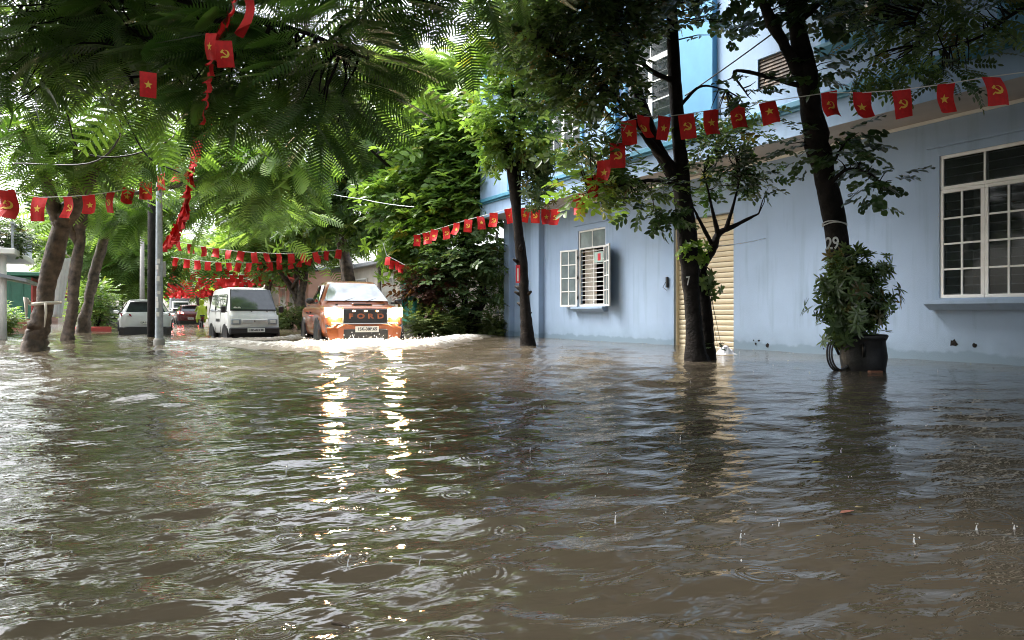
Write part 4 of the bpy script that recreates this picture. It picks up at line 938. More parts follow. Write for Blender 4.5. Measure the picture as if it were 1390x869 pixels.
def bunting(label, knots, flags, group=None, emb=True, scale=1.0, start=0, sag=0, face=None, cordm='cord', cr=None):
    """knots: string polyline; flags: positions; all world"""
    o0 = Vector(knots[0]); t = thing('bunting_string', label, 'bunting', o0, group=group)
    mb = MB(); mb.tube([Vector(k) - o0 for k in knots], cr or (.006 if emb else .012), 4); mb.build('cord', M[cordm], t)
    for i, f in enumerate(flags):
        f = Vector(f); j = min(range(len(knots) - 1), key=lambda a: ((Vector(knots[a]) + Vector(knots[a + 1])) / 2 - f).length)
        d = Vector(knots[j + 1]) - Vector(knots[j]); a = math.atan2(d.y, d.x) if face is None else face
        if math.cos(a) * FY - math.sin(a) * FX < 0: a += math.pi
        k = random.randrange(4); o = link('flag', FMe[k], t); o.location = f - o0
        o.rotation_euler = (random.uniform(-.4, .25), random.uniform(-.2, .2), a + random.uniform(-.6, .6)); s = scale * random.uniform(.92, 1.06); o.scale = (s, s, s)
        if emb: link('emblem', EM[k * 2 + (i + start) % 2], o)
    return t
random.seed(12)
f1 = [(12, 259, 9.4), (54, 268, 12.0), (92, 267, 12.8), (120, 265, 13.6), (150, 261, 14.4), (175, 256, 15.2), (198, 247, 16), (219, 236, 16.8), (238, 226, 17.4)]
bunting('nearest string of red flags from the left edge up to the grey pole', [P(-60, 250, 8)] + [P(*f) for f in f1] + [P(258, 213, 18)], [P(*f) for f in f1], start=1, face=-YAW)
f2 = [(566, 319), (578, 316), (590, 312), (604, 308), (620, 303), (636, 298), (652, 294), (670, 289), (690, 283), (700, 282), (714, 283), (727, 283), (741, 284), (754, 284)]
f2 = [(u, v, 24 - (u - 566) / 188 * 7.2) for u, v in f2]
bunting('string of red flags running from the green trees past the slim trunk', [P(*f) for f in f2] + [P(790, 262, 16.3)], [P(*f) for f in f2], start=0, face=-YAW)
f3 = [(785, 264, 12.4), (803, 238, 11.4), (820, 218, 11.0), (838, 194, 10.9), (853, 164, 10.8), (873, 158, 10.8), (902, 158, 10.8), (931, 155, 10.8), (964, 150, 10.7), (1000, 144, 10.6), (1041, 138, 10.3), (1124, 126, 9.8), (1170, 126, 9.3), (1223, 122, 8.9), (1284, 114, 8.5), (1346, 104, 8.2)]
bunting('string of red flags climbing from the slim trunk across the jutting upper floor', [P(*f) for f in f3] + [P(1450, 90, 8)], [P(*f) for f in f3], start=0, face=-YAW, scale=.92)
# strings that run along the street to the pole: seen end on
def lerpP(a, b, n): return [Vector(a).lerp(Vector(b), i / (n - 1)) for i in range(n)]
A0, A1, A2 = P(260, 213, 17.8), P(284, 125, 9.0), P(328, -25, 4.6)
bunting('string of flags hanging end on from the dark canopy down to the grey pole', [A0, A1, A2], lerpP(A0, A1, 24) + lerpP(A1, A2, 6)[1:], emb=False, face=R(80), scale=.8)
C0, C1, C2 = P(277, 155, 5.6), P(291, 60, 4.8), P(330, -30, 4.4)
bunting('narrow end on strand of small flags dropping through the dark canopy', [C0, C1, C2], lerpP(C0, C1, 9) + lerpP(C1, C2, 7)[1:], emb=False, face=R(80), scale=.22, cordm='cable', cr=.002)
kn = [P(262, 215, 17.8), P(252, 275, 18.8), P(240, 305, 20), P(227, 326, 21.5)]
bunting('red streamer of flags curving down beside the grey pole away along the street', kn, sum([lerpP(a, b, 16) for a, b in zip(kn, kn[1:])], []), emb=False, face=R(75), scale=.95)
for lab, pts in (('single red star flag dangling alone under the dark canopy', [(201, 98, 4.9)]), ('pair of red flags caught in the dark leaves', [(286, 45, 4.6), (303, 55, 4.7)])):
    bunting(lab, [P(pts[0][0] - 75, pts[0][1] + 14, pts[0][2] + .6)] + [P(*x) for x in pts] + [P(pts[-1][0] + 60, pts[-1][1] - 30, pts[-1][2] + .5)], [P(*x) for x in pts], face=-YAW, scale=.44, cordm='cable', cr=.0018)
f4 = [P(527 + i * 6, 349 + i * 3 + (i % 2) * 2, 25) for i in range(4)]
bunting('short drooping string of flags in front of the whorl leaved tree', [P(520, 330, 25), P(525, 347, 25), P(550, 360, 25)], f4, emb=False, scale=.8)
ords = ['first', 'second', 'third', 'fourth', 'fifth', 'sixth', 'seventh', 'eighth', 'ninth', 'tenth', 'eleventh', 'twelfth', 'thirteenth', 'fourteenth']
rows = [(30, 326, 338, 14, 232, 468), (36, 349, 346, 15, 232, 440), (41, 358, 356, 14, 232, 420), (46, 366, 366, 14, 230, 410), (50, 373, 370, 14, 228, 400), (54, 379, 373, 14, 228, 390), (58, 384, 377, 15, 228, 380), (63, 382, 376, 15, 226, 370), (68, 388, 380, 15, 225, 360), (73, 391, 384, 16, 225, 350), (79, 394, 387, 16, 224, 340), (86, 397, 389, 16, 223, 320)]
for i, (Z, va, vb, n, ua, ub) in enumerate(rows):
    a, b = P(ua, va, Z), P(ub, vb, Z + 1.5); kn = lerpP(a, b, 9)
    kn = [p - Vector((0, 0, .35 * 4 * (k / 8) * (1 - k / 8))) for k, p in enumerate(kn)]; fl = []
    for k in range(n):
        s = (k + .5) / n * 8; j = int(s); fl.append(kn[j].lerp(kn[j + 1], s - j))
    bunting(f'{ords[i]} row of red flags across the far street counting from the nearest', kn, fl, 'rows of flags across the far street', emb=False, scale=1.1 + i * .06, cordm='cord')

# ---------------------------------------------------------------- far buildings
def house(label, x0, x1, y0, y1, h, m, face, wins, roof=None, door=None, cat='house', name='house', awn=None):
    """box house; openings on the face towards the street (face -1: looks to -X, +1: to +X) and on the near gable"""
    b = thing(name, label, cat, ((x0 + x1) / 2, y0, -.3)); o = Vector(b.location); X = x0 if face < 0 else x1
    MB().box(((x0 + x1) / 2 - o.x, (y1 - y0) / 2, h / 2), (x1 - x0, y1 - y0, h)).build('wall', M[m], b)
    for (ya, yb, za, zb) in wins:
        f = MB().box((X - o.x + face * .03, (ya + yb) / 2 - o.y, (za + zb) / 2), (.08, yb - ya, zb - za)).build('window', M['white'], b)
        nx = 2
        for i in range(nx):
            wdt = (yb - ya - .12) / nx; MB().box((X - o.x + face * .075, ya + .06 + wdt * (i + .5) - o.y, (za + zb) / 2), (.012, wdt - .05, zb - za - .14)).build('pane', M['glass'], f)
    for (xa, xb, za, zb) in (door or []):
        f = MB().box(((xa + xb) / 2 - o.x, -.03, (za + zb) / 2), (xb - xa, .08, zb - za)).build('window', M['white'], b)
        for i in range(2):
            wdt = (xb - xa - .12) / 2; MB().box((xa + .06 + wdt * (i + .5) - o.x, -.075, (za + zb) / 2), (wdt - .05, .012, zb - za - .14)).build('pane', M['glass'], f)
    if roof: MB().box(((x0 + x1) / 2 - o.x, (y1 - y0) / 2, h + .12), (x1 - x0 + .9, y1 - y0 + .9, .2), ry=roof[1], bev=.03).build('roof', M[roof[0]], b)
    if awn:
        ax0, ax1, az, am = awn
        MB().box(((ax0 + ax1) / 2 - o.x, (y1 - y0) / 2 - .2, az), (ax1 - ax0, y1 - y0, .12), ry=R(10) * -face).build('awning', M[am], b)
    return b
house('added tall pale house behind the viewer, shading the blue wall', -16, -8, -30, 16, 13, 'pale', 1, [(-2, 0, 1, 3), (4, 6, 1, 3)], ('redroof', 0))  # unseen house, added to cut the sky light on the blue wall
house('pale shop house with grey sheet roof seen behind the orange pickup', 10.6, 16, 30, 40, 3.6, 'pale', -1, [(31, 33, 1.2, 2.7), (35, 37.5, .3, 2.8)], ('greyroof', R(-6)), [(11.5, 13, 1.2, 2.7)])
house('pink house with a red awning behind the small forked tree', 10.4, 16, 47, 57, 3.9, 'pink', -1, [(48, 49.6, .3, 2.9), (51, 52.6, 1.2, 2.7), (54, 56, .3, 2.9)], ('greyroof', R(-4)), [(11, 12.4, 1, 2.8)], awn=(8.6, 10.5, 3.2, 'redroof'))
house('tall cream house on the right far down the street', 10.6, 17, 62, 76, 7.5, 'pale', -1, [(64, 66, 1, 3), (69, 71, 1, 3), (64, 66, 4.5, 6.4), (69, 71, 4.5, 6.4)], ('redroof', 0))
house('low pink house farthest on the right side', 10.6, 17, 84, 100, 4.5, 'pink', -1, [(86, 88, 1, 3), (92, 94, 1, 3)], ('greyroof', 0))
house('pale wall house just beyond the drain pipe of the blue building', 12.6, 17, 24.5, 28.5, 3.4, 'pale', -1, [(25.2, 26.4, 1.4, 2.7)], ('greyroof', 0))
shed = house('dark green metal shed with a red side and brick footing on the left', -12, -3.9, 42.8, 48.8, 2.85, 'green', 1, [], ('green', 0), cat='shed', name='metal_shed')
o = shed.location
MB().box((8.1 / 2 + .02, 3.0, 1.55), (.06, 6, 2.5)).build('red_side', M['redroof'], shed); MB().box((0, -.05, .45), (8.2, .14, .7)).build('footing', M['brick'], shed)
for i in range(16): MB().box((-3.8 + i * .5, -.02, 1.8), (.04, .05, 1.95)).build('rib', M['green'], shed)
MB().box((2.4, -.06, 1.35), (.9, .04, .6)).build('sign_board', M['paper'], shed)
vb = thing('balcony_building', 'white building with a planted balcony and broken eaves at the left edge', 'building', G(-40, 24, -.3)); 
MB().box((-1.6, 0, 3.2), (3.2, 6, 6.4)).build('wall', M['white'], vb)
MB().box((.4, 0, 2.95), (2.2, 5.6, .18), bev=.02).build('balcony_slab', M['white'], vb); MB().box((.5, 0, 2.35), (2.6, 5.4, .1), ry=R(12)).build('eave', M['greyroof'], vb)
for i in range(9): MB().box((1.42, -2.6 + i * .65, 3.4), (.06, .06, .75)).build('baluster', M['pole'], vb)
MB().box((1.42, 0, 3.8), (.08, 5.5, .06)).build('handrail', M['pole'], vb)
MB().lathe([(.14, 0), (.13, 2.9)], (1.1, -2.2, 0), 12).build('column', M['white'], vb, smooth=True)
bush('balcony_plants', 'trailing plants on the balcony of the white building', 'plants', Vector(vb.location) + Vector((1.2, -1.6, 3.1)), .7, 420, 'spray', .3, 'darkbroad', 'x', h=.35, nsub=40, spread=.15)
house('white walled house at the far left behind the row of trees', -16, -9, 54, 68, 2.9, 'white', 1, [(55, 57, 1, 2.3), (60, 62, 1, 2.3)], ('greyroof', 0))
house('pink house with red awning far on the left behind the parked cars', -14, -6, 74, 92, 3.3, 'pink', 1, [(76, 78, 1.2, 3), (82, 84, 1.2, 3)], ('greyroof', 0), awn=(-6, -4.4, 2.7, 'redroof'))
house('grey house closing the left side of the street', -14, -6, 100, 125, 4, 'pale', 1, [(102, 105, 1.2, 2.8), (110, 113, 1.2, 2.8)], ('redroof', 0))

# hanging sheet and tarpaulins
def cloth(name, label, cat, pts, m, amp=.05, part='cloth', freq=3.):
    o0 = Vector(pts[0]); t = thing(name, label, cat, o0); A_, B_, C_, D_ = [Vector(p) - o0 for p in pts]; n = 14
    nrm = (B_ - A_).cross(D_ - A_).normalized(); V = []
    for i in range(n + 1):
        for j in range(n + 1):
            s, r = i / n, j / n; p = A_.lerp(B_, s).lerp(D_.lerp(C_, s), r); V.append(p + nrm * amp * math.sin(s * freq * 6.28 + r * 2) * (.4 + r))
    mb = MB().add(V, [(i * (n + 1) + j, (i + 1) * (n + 1) + j, (i + 1) * (n + 1) + j + 1, i * (n + 1) + j + 1) for i in range(n) for j in range(n)])
    o = mb.build(part, m, t, smooth=True); md = o.modifiers.new('t', 'SOLIDIFY'); md.thickness = .008
    return t
sh_ = cloth('hanging_sheet', 'long white cloth sheet hung between the two nearest left trunks', 'sheet', [P(82, 352, 20), P(96, 350, 20.4), P(84, 432, 20.4), P(71, 430, 20)], M['sheet'], .03)
o0 = Vector(sh_.location); MB().tube([P(84, 318, 20.4) - o0, P(90, 345, 20.2) - o0, P(96, 350, 20.4) - o0], .02, 5).build('rope', M['cord'], sh_)
MB().tube([P(84, 318, 20.4) - o0, P(80, 340, 20.2) - o0, P(82, 352, 20) - o0], .02, 5).build('rope', M['cord'], sh_)
cloth('tarpaulin', 'teal tarpaulin hanging from the roof to the right of the pickup', 'tarpaulin', [P(549, 355, 28), P(572, 350, 28.5), P(562, 400, 28.5), P(545, 398, 28)], M['tarp'], .12, freq=2)
cloth('tarpaulin', 'teal tarpaulin draped low over things behind the olive hedge', 'tarpaulin', [P(546, 396, 25.4), P(580, 390, 25.8), P(584, 440, 25.4), P(548, 440, 25.2)], M['tarp'], .22, freq=1.3)

# ---------------------------------------------------------------- vehicles (built facing -Y, origin on the road under the front bumper)
def sect(w_, zt, zb, rt=.12, tuck=.06, crown=.03):
    return [(0, zt + crown), (w_ * .55, zt + crown * .8), (w_ - rt, zt), (w_ - .03, zt - rt * .5), (w_, zt - rt * 1.3), (w_ + .005, (zt + zb) / 2), (w_ - tuck * .4, zb + .1), (w_ - tuck, zb), (0, zb)]
def wheel(root, x, y, r, wdt=.22, rimm='chrome'):
    t = MB().lathe([(r * .6, -wdt / 2), (r * .94, -wdt / 2), (r, -wdt / 3), (r, wdt / 3), (r * .94, wdt / 2), (r * .6, wdt / 2)], (0, 0, 0), 24, 'X').build('wheel', M['black'], root, smooth=True)
    t.location = (x, y, r); sx = 1 if x > 0 else -1
    MB().lathe([(r * .1, sx * wdt * .44), (r * .58, sx * wdt * .53), (r * .6, sx * wdt * .5)], (0, 0, 0), 20, 'X').build('rim', M[rimm], t)
    for k in range(5):
        a = k * 1.2566; MB().box((sx * wdt * .5, math.cos(a) * r * .33, math.sin(a) * r * .33), (.04, r * .52, .05), rx=a).build('spoke', M['pole'], t)
    return t
def arch(root, x, y, r, m='blackp'):
    mb = MB(); sx = 1 if x > 0 else -1; V = []; n = 12
    for i in range(n + 1):
        a = math.pi * i / n
        for rr, xx in ((r, x + sx * .0), (r + .09, x + sx * .02), (r + .09, x - sx * .05)): V.append((xx, y + math.cos(a) * rr, r * .95 + math.sin(a) * rr))
    F = []
    for i in range(n):
        for j in range(2): F.append((i * 3 + j, i * 3 + j + 1, i * 3 + j + 4, i * 3 + j + 3))
    mb.add(V, F)
    mb.add([(x + sx * .004, y, r * .95)] + [(x + sx * .004, y + math.cos(math.pi * i / n) * r, r * .95 + math.sin(math.pi * i / n) * r) for i in range(n + 1)], [(0, i + 1, i + 2) for i in range(n)])
    mb.build('wheel_arch', M[m], root)
def quadpanel(root, name, pts, m, off=.006, thick=.01, inset=0, bow=0, **k):
    pts = [Vector(p) for p in pts]; c = sum(pts, Vector()) / len(pts); nrm = (pts[1] - pts[0]).cross(pts[-1] - pts[0]).normalized()
    if nrm.dot(c - Vector((0, 2.2, .8))) < 0: nrm = -nrm
    pts = [p + (c - p) * inset + nrm * off for p in pts]; n = len(pts)
    V = pts + [p - nrm * thick for p in pts]; F = [tuple(range(n)), tuple(range(2 * n - 1, n - 1, -1))] + [(i, (i + 1) % n, n + (i + 1) % n, n + i) for i in range(n)]
    return MB().add(V, F).build(name, m, root, **k)
def plate(root, text, pos, w_, h_, rot=0, back=False, label=None):
    pl = MB().box((0, 0, 0), (w_, .015, h_), bev=.004).build('number_plate', M['plate'], root); pl.location = pos
    if back: pl.rotation_euler.z = math.pi
    me = text_mesh(text, h_ * .72, .001, .003); me.materials.append(M['ink']); t = link('plate_text', me, pl); t.rotation_euler = (R(90), 0, 0); t.location = (0, -.010, 0)
    wd = max(v.co.x for v in me.vertices) - min(v.co.x for v in me.vertices); s = min(1, w_ * .9 / wd); t.scale = (s, 1, 1)
    return pl

# orange pickup
ROAD = -.29
tk = thing('pickup_truck', 'orange pickup truck with blazing headlights pushing a bow wave through the flood', 'pickup truck', (TX, TY, ROAD - .02), -TYAW)
o = MB().loft([(0, sect(.76, 1.17, .62)), (.10, sect(.86, 1.21, .55)), (.35, sect(.93, 1.24, .5)), (1.1, sect(.95, 1.29, .48)), (1.5, sect(.95, 1.30, .48)), (3.6, sect(.95, 1.30, .48)), (5.15, sect(.94, 1.28, .5)), (5.3, sect(.9, 1.26, .6))]).build('body', M['orange'], tk, smooth=True, sub=1)
def cabsec(y, zt, wt, wb=.88, zb=1.24): return (y, [(0, zt + .02), (wt * .6, zt + .015), (wt - .06, zt), (wt, zt - .05), (wt + (wb - wt) * .5, (zt + zb) / 2), (wb, zb), (0, zb)])
MB().loft([cabsec(1.18, 1.30, .72, .86), cabsec(1.9, 1.80, .62), cabsec(2.2, 1.87, .64), cabsec(3.1, 1.88, .64), cabsec(3.5, 1.80, .62), cabsec(3.75, 1.30, .7, .84)]).build('cab', M['orange'], tk, smooth=True)
quadpanel(tk, 'windshield', [(-.78, 1.22, 1.36), (.78, 1.22, 1.36), (.57, 1.86, 1.81), (-.57, 1.86, 1.81)], M['windlit'], .02, inset=.03)
for s in (-1, 1):
    quadpanel(tk, 'side_window', [(s * .84, 1.55, 1.33), (s * .86, 2.45, 1.33), (s * .665, 2.42, 1.79), (s * .645, 2.0, 1.77)], M['wind'], .012, inset=.04)
    quadpanel(tk, 'side_window', [(s * .86, 2.52, 1.33), (s * .84, 3.5, 1.33), (s * .64, 3.3, 1.78), (s * .665, 2.5, 1.79)], M['wind'], .012, inset=.04)
    m_ = MB().loft([(-.12, [(0, .09), (.1, .08), (.13, .0), (.1, -.09), (0, -.1)]), (.08, [(0, .11), (.12, .09), (.15, 0), (.12, -.1), (0, -.12)])]).build('mirror', M['blackp'], tk, smooth=True, sub=1); m_.location = (s * 1.06, 1.45, 1.38); m_.scale = (.8, .7, .75)
    MB().box((s * .96, 1.47, 1.33), (.16, .05, .05)).build('mirror_arm', M['blackp'], tk)
    for y in (.95, 4.25): wheel(tk, s * .80, y, .40, .26, 'blackp'); arch(tk, s * .958, y, .46)
    # headlight: housing glowing as the orange halo, lit lens
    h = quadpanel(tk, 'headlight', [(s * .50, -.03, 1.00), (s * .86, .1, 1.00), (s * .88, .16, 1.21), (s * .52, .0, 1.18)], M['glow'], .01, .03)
    quadpanel(h, 'lit_lens', [(s * .55, -.02, 1.02), (s * .80, .075, 1.02), (s * .81, .12, 1.18), (s * .57, .01, 1.16)], M['lamp'], .022, .01)
    bl = MB().lathe([(.02, -.05), (.10, -.03), (.12, 0), (.115, .03)], (0, 0, 0), 16, 'Y').build('projector', M['lampw'], h, smooth=True); bl.location = (s * .67, .0, 1.10)
    quadpanel(tk, 'fog_lamp_pocket', [(s * .62, -.02, .62), (s * .84, .08, .66), (s * .86, .1, .84), (s * .72, .02, .80)], M['chrome'], .02, .02)
    MB().box((s * .52, .9, 1.29), (.05, .5, .03), rz=s * .1).build('hood_vent', M['blackp'], tk)
    MB().box((s * .96, 2.4, .42), (.14, 1.9, .06)).build('side_step', M['blackp'], tk)
    for y in (2.35, 3.3): MB().box((s * .965, y, 1.1), (.02, .18, .035)).build('door_handle', M['blackp'], tk)
g = MB().box((0, -.045, 1.03), (1.02, .05, .32), bev=.03).build('grille', M['blackp'], tk)
for i, ch in enumerate('FORD'):
    me = text_mesh(ch, .135, .012, .006); me.materials.append(M['orange']); c = link('grille_letter', me, g); c.rotation_euler = (R(90), 0, 0); c.scale = (1.5, 1.1, 1); c.location = (-.33 + i * .22, -.08, 1.015)
for x in (-.26, 0, .26): MB().box((x, -.082, 1.135), (.06, .02, .03)).build('marker_lamp', M['amber'], g)
MB().box((0, -.03, .855), (1.5, .06, .04), bev=.01).build('bumper_trim', M['chrome'], tk)
MB().loft([(-.10, [(0, .83), (.5, .83), (.62, .76), (.6, .46), (0, .46)]), (.06, [(0, .85), (.7, .85), (.86, .76), (.8, .42), (0, .42)])]).build('bumper', M['orange'], tk, smooth=False, bevel=.02)  # orange here carries the reddish headlight glow in the bumper colour
MB().box((0, -.115, .60), (.98, .03, .26), bev=.02).build('lower_intake', M['blackp'], tk)
MB().box((0, -.138, .50), (.8, .02, .06), bev=.01).build('skid_plate', M['chrome'], tk)
plate(tk, '15K-380.65', (.02, -.145, .73), .52, .13)
sc = MB().box((0, .42, 1.285), (.46, .10, .07), bev=.02).build('hood_scoop', M['orange'], tk); MB().box((0, .36, 1.285), (.40, .03, .045)).build('scoop_mouth', M['blackp'], sc)
MB().add([(-.17, .48, 1.292), (.17, .48, 1.292), (.2, 1.15, 1.34), (-.2, 1.15, 1.34)], [(0, 1, 2, 3)]).build('hood_stripe', M['blackp'], tk)
for x in (-.3, .25): MB().tube([(x, 1.2, 1.37), (x + .28, 1.34, 1.46)], .009, 5).build('wiper', M['blackp'], tk)
MB().box((0, 4.45, 1.30), (1.5, 1.5, .03)).build('bed_cover', M['blackp'], tk); MB().tube([(-.62, 3.95, 1.2), (-.56, 3.9, 1.62), (.56, 3.9, 1.62), (.62, 3.95, 1.2)], .035, 8).build('roll_bar', M['blackp'], tk)
MB().box((0, 1.7, .55), (1.5, 3, .3)).build('chassis', M['blackp'], tk)

# white van
vn = thing('white_van', 'small boxy grey white van driving through the flood left of the pickup', 'van', (VX, VY, ROAD + .02), -VYAW)
def vs_(y, zt, wt, wb, zb=.42): return (y, [(0, zt + .02), (wt * .7, zt + .01), (wt - .05, zt - .03), (wt, zt - .1), (wb, .98), (wb + .01, .7), (wb - .02, zb + .05), (wb - .05, zb), (0, zb)])
MB().loft([(0, [(0, .92), (.5, .92), (.66, .90), (.68, .86), (.70, .8), (.71, .6), (.69, .45), (.66, .42), (0, .42)]), (.08, [(0, 1.02), (.5, 1.02), (.67, 1.0), (.70, .96), (.725, .88), (.73, .65), (.71, .44), (.68, .42), (0, .42)]),
  vs_(.12, 1.10, .68, .73), vs_(.55, 1.72, .60, .735), vs_(.75, 1.80, .61, .735), vs_(1.5, 1.84, .62, .735), vs_(3.0, 1.83, .62, .735), vs_(3.22, 1.76, .6, .73), vs_(3.3, 1.0, .6, .70)]).build('body', M['vanwhite'], vn, smooth=True)
quadpanel(vn, 'windshield', [(-.655, .12, 1.14), (.655, .12, 1.14), (.575, .53, 1.745), (-.575, .53, 1.745)], M['wind'], .02, inset=.015)
quadpanel(vn, 'windshield_gasket', [(-.67, .11, 1.12), (.67, .11, 1.12), (.59, .54, 1.76), (-.59, .54, 1.76)], M['black'], .011, .02)
for s in (-1, 1):
    for a, b in ((.52, 1.15), (1.22, 2.05), (2.12, 2.95)):
        ya = a + (0 if a > .6 else -.08)
        quadpanel(vn, 'side_window', [(s * .725, ya, 1.10), (s * .725, b, 1.10), (s * .635, b, 1.63), (s * .635, a + (.12 if a < .6 else 0), 1.63)], M['wind'], .012, inset=.03)
    for y in (1.18, 2.08): MB().box((s * .735, y, .95), (.014, .012, 1.0)).build('door_seam', M['black'], vn)
    h = MB().box((s * .53, -.012, .79), (.25, .04, .145), bev=.02).build('headlight', M['lens'], vn); MB().box((s * .53, -.036, .79), (.16, .01, .09), bev=.004).build('reflector', M['plate'], h); MB().box((s * .53, -.024, .79), (.27, .02, .16), bev=.01).build('headlight_rim', M['pole'], vn)
    for y in (.48, 2.65): wheel(vn, s * .62, y, .28, .17, 'pole'); arch(vn, s * .742, y, .33, 'blackp')
    m_ = MB().box((0, 0, 0), (.15, .06, .2), bev=.025).build('mirror', M['blackp'], vn); m_.location = (s * .84, .22, 1.16)
    MB().tube([(s * .84, .24, 1.12), (s * .7, .3, 1.08)], .012, 5).build('mirror_arm', M['blackp'], vn)
    MB().box((s * .58, -.062, .52), (.16, .02, .05), bev=.008).build('fog_lamp', M['lens'], vn)
for x, a in ((-.15, .5), (.3, .5)): MB().tube([(x + .1, .075, 1.08), (x - .2, .32, 1.42)], .011, 5).build('wiper', M['blackp'], vn)
gr = MB().box((0, -.022, .80), (.74, .03, .12), bev=.012).build('grille', M['vanwhite'], vn)
for z in (.775, .80, .825): MB().box((0, -.04, z), (.68, .008, .008)).build('grille_slot', M['pole'], gr)
me = text_mesh('S', .07, .003, .003); me.materials.append(M['chrome']); c = link('badge', me, gr); c.rotation_euler = (R(90), 0, 0); c.location = (0, -.046, .80)
MB().box((0, -.03, .52), (1.44, .12, .20), bev=.03).build('bumper', M['blackp'], vn); plate(vn, '15D-023.98', (.03, -.105, .54), .50, .12)
for x in (-.52, -.41): MB().lathe([(.05, -.004), (.05, .004)], (x, .135, 1.19), 14, 'Y').build('window_sticker', M['plate'], vn)
MB().box((0, 1.7, .38), (1.2, 2.9, .16)).build('chassis', M['blackp'], vn)
MB().box((-.745, 1.62, .83), (.008, .62, .09)).build('side_lettering', M['blackp'], vn)

# hatchback / car builder (nose at y=0, tail at y=L)
def car(label, paint, loc, rz, plate_text='15A-118.72', brake=False, suv=0, group=None, name='parked_car', cat='car'):
    c = thing(name, label, cat, loc, rz, group); p = M[paint]; L0 = 4.25; z = suv
    MB().loft([(0, sect(.62, .72 + z, .32)), (.12, sect(.80, .82 + z, .26)), (.6, sect(.88, .93 + z, .24)), (1.3, sect(.89, 1.02 + z, .24)), (3.2, sect(.89, 1.05 + z, .24)), (3.9, sect(.88, 1.06 + z, .28)), (4.15, sect(.84, 1.02 + z, .36)), (4.25, sect(.74, .92 + z, .45))]).build('body', p, c, smooth=True, sub=1)
    def cs(y, zt, wt, wb=.82, zb=.96): return (y, [(0, zt + .02 + z), (wt * .6, zt + .015 + z), (wt - .06, zt + z), (wt, zt - .05 + z), (wt + (wb - wt) * .5, (zt + zb) / 2 + z), (wb, zb + z), (0, zb + z)])
    MB().loft([cs(1.2, .98, .66, .8), cs(1.9, 1.42, .56), cs(2.3, 1.50, .58), cs(3.3, 1.50, .58), cs(3.75, 1.42, .56), cs(4.08, 1.0, .62, .78)]).build('cabin', p, c, smooth=True)
    quadpanel(c, 'windshield', [(-.68, 1.24, 1.02 + z), (.68, 1.24, 1.035 + z), (.53, 1.88, 1.43 + z), (-.53, 1.88, 1.43 + z)], M['wind'], .02, inset=.03)
    quadpanel(c, 'rear_window', [(-.66, 4.07, 1.03 + z), (.66, 4.07, 1.03 + z), (.52, 3.78, 1.40 + z), (-.52, 3.78, 1.40 + z)], M['wind'], .02, inset=.02)
    MB().box((0, 3.86, 1.475 + z), (1.02, .3, .03), bev=.01, rx=R(-5)).build('spoiler', p, c)
    for s in (-1, 1):
        quadpanel(c, 'side_window', [(s * .79, 1.5, 1.03 + z), (s * .8, 2.5, 1.04 + z), (s * .6, 2.45, 1.43 + z), (s * .585, 1.98, 1.40 + z)], M['wind'], .012, inset=.04)
        quadpanel(c, 'side_window', [(s * .8, 2.56, 1.04 + z), (s * .79, 3.6, 1.04 + z), (s * .59, 3.55, 1.41 + z), (s * .6, 2.52, 1.43 + z)], M['wind'], .012, inset=.04)
        for y in (.82, 3.4): wheel(c, s * .76, y, .33, .21); arch(c, s * .895, y, .37)
        quadpanel(c, 'tail_light', [(s * .45, 4.235, .88 + z), (s * .80, 4.14, .90 + z), (s * .84, 4.02, 1.0 + z), (s * .5, 4.19, .97 + z)], M['brake' if brake else 'tail'], .03, .03)
        quadpanel(c, 'headlight', [(s * .42, .02, .62 + z), (s * .74, .12, .66 + z), (s * .78, .2, .76 + z), (s * .46, .06, .72 + z)], M['lens'], .02, .02)
        m_ = MB().box((0, 0, 0), (.18, .1, .13), bev=.04).build('mirror', p, c); m_.location = (s * .98, 1.55, 1.06 + z)
        MB().box((s * .6, 4.26, .42), (.14, .02, .04)).build('reflector', M['tail'], c)
        MB().box((s * .902, 2.5, .9 + z), (.02, .16, .03)).build('door_handle', p, c)
    MB().loft([(4.12, [(0, .52), (.7, .52), (.85, .5), (.84, .2), (0, .2)]), (4.29, [(0, .5), (.6, .5), (.72, .46), (.70, .22), (0, .22)])]).build('rear_bumper', M['blackp'], c)
    MB().box((0, -.0, .40), (1.2, .06, .22), bev=.03).build('front_grille', M['blackp'], c)
    MB().tube([(0, 3.3, 1.5 + z), (0, 3.45, 1.62 + z)], [.012, .004], 5).build('antenna', M['blackp'], c)
    plate(c, plate_text, (0, 4.30, .66), .40, .13, back=True)
    return c
def car_rear_at(u, Z): p = G(u, Z); return p
p = G(198, 27); car('white hatchback seen from behind, parked between the poles and the left trees', 'carwhite', (p.x, p.y - 4.3, ROAD + .05), 0)
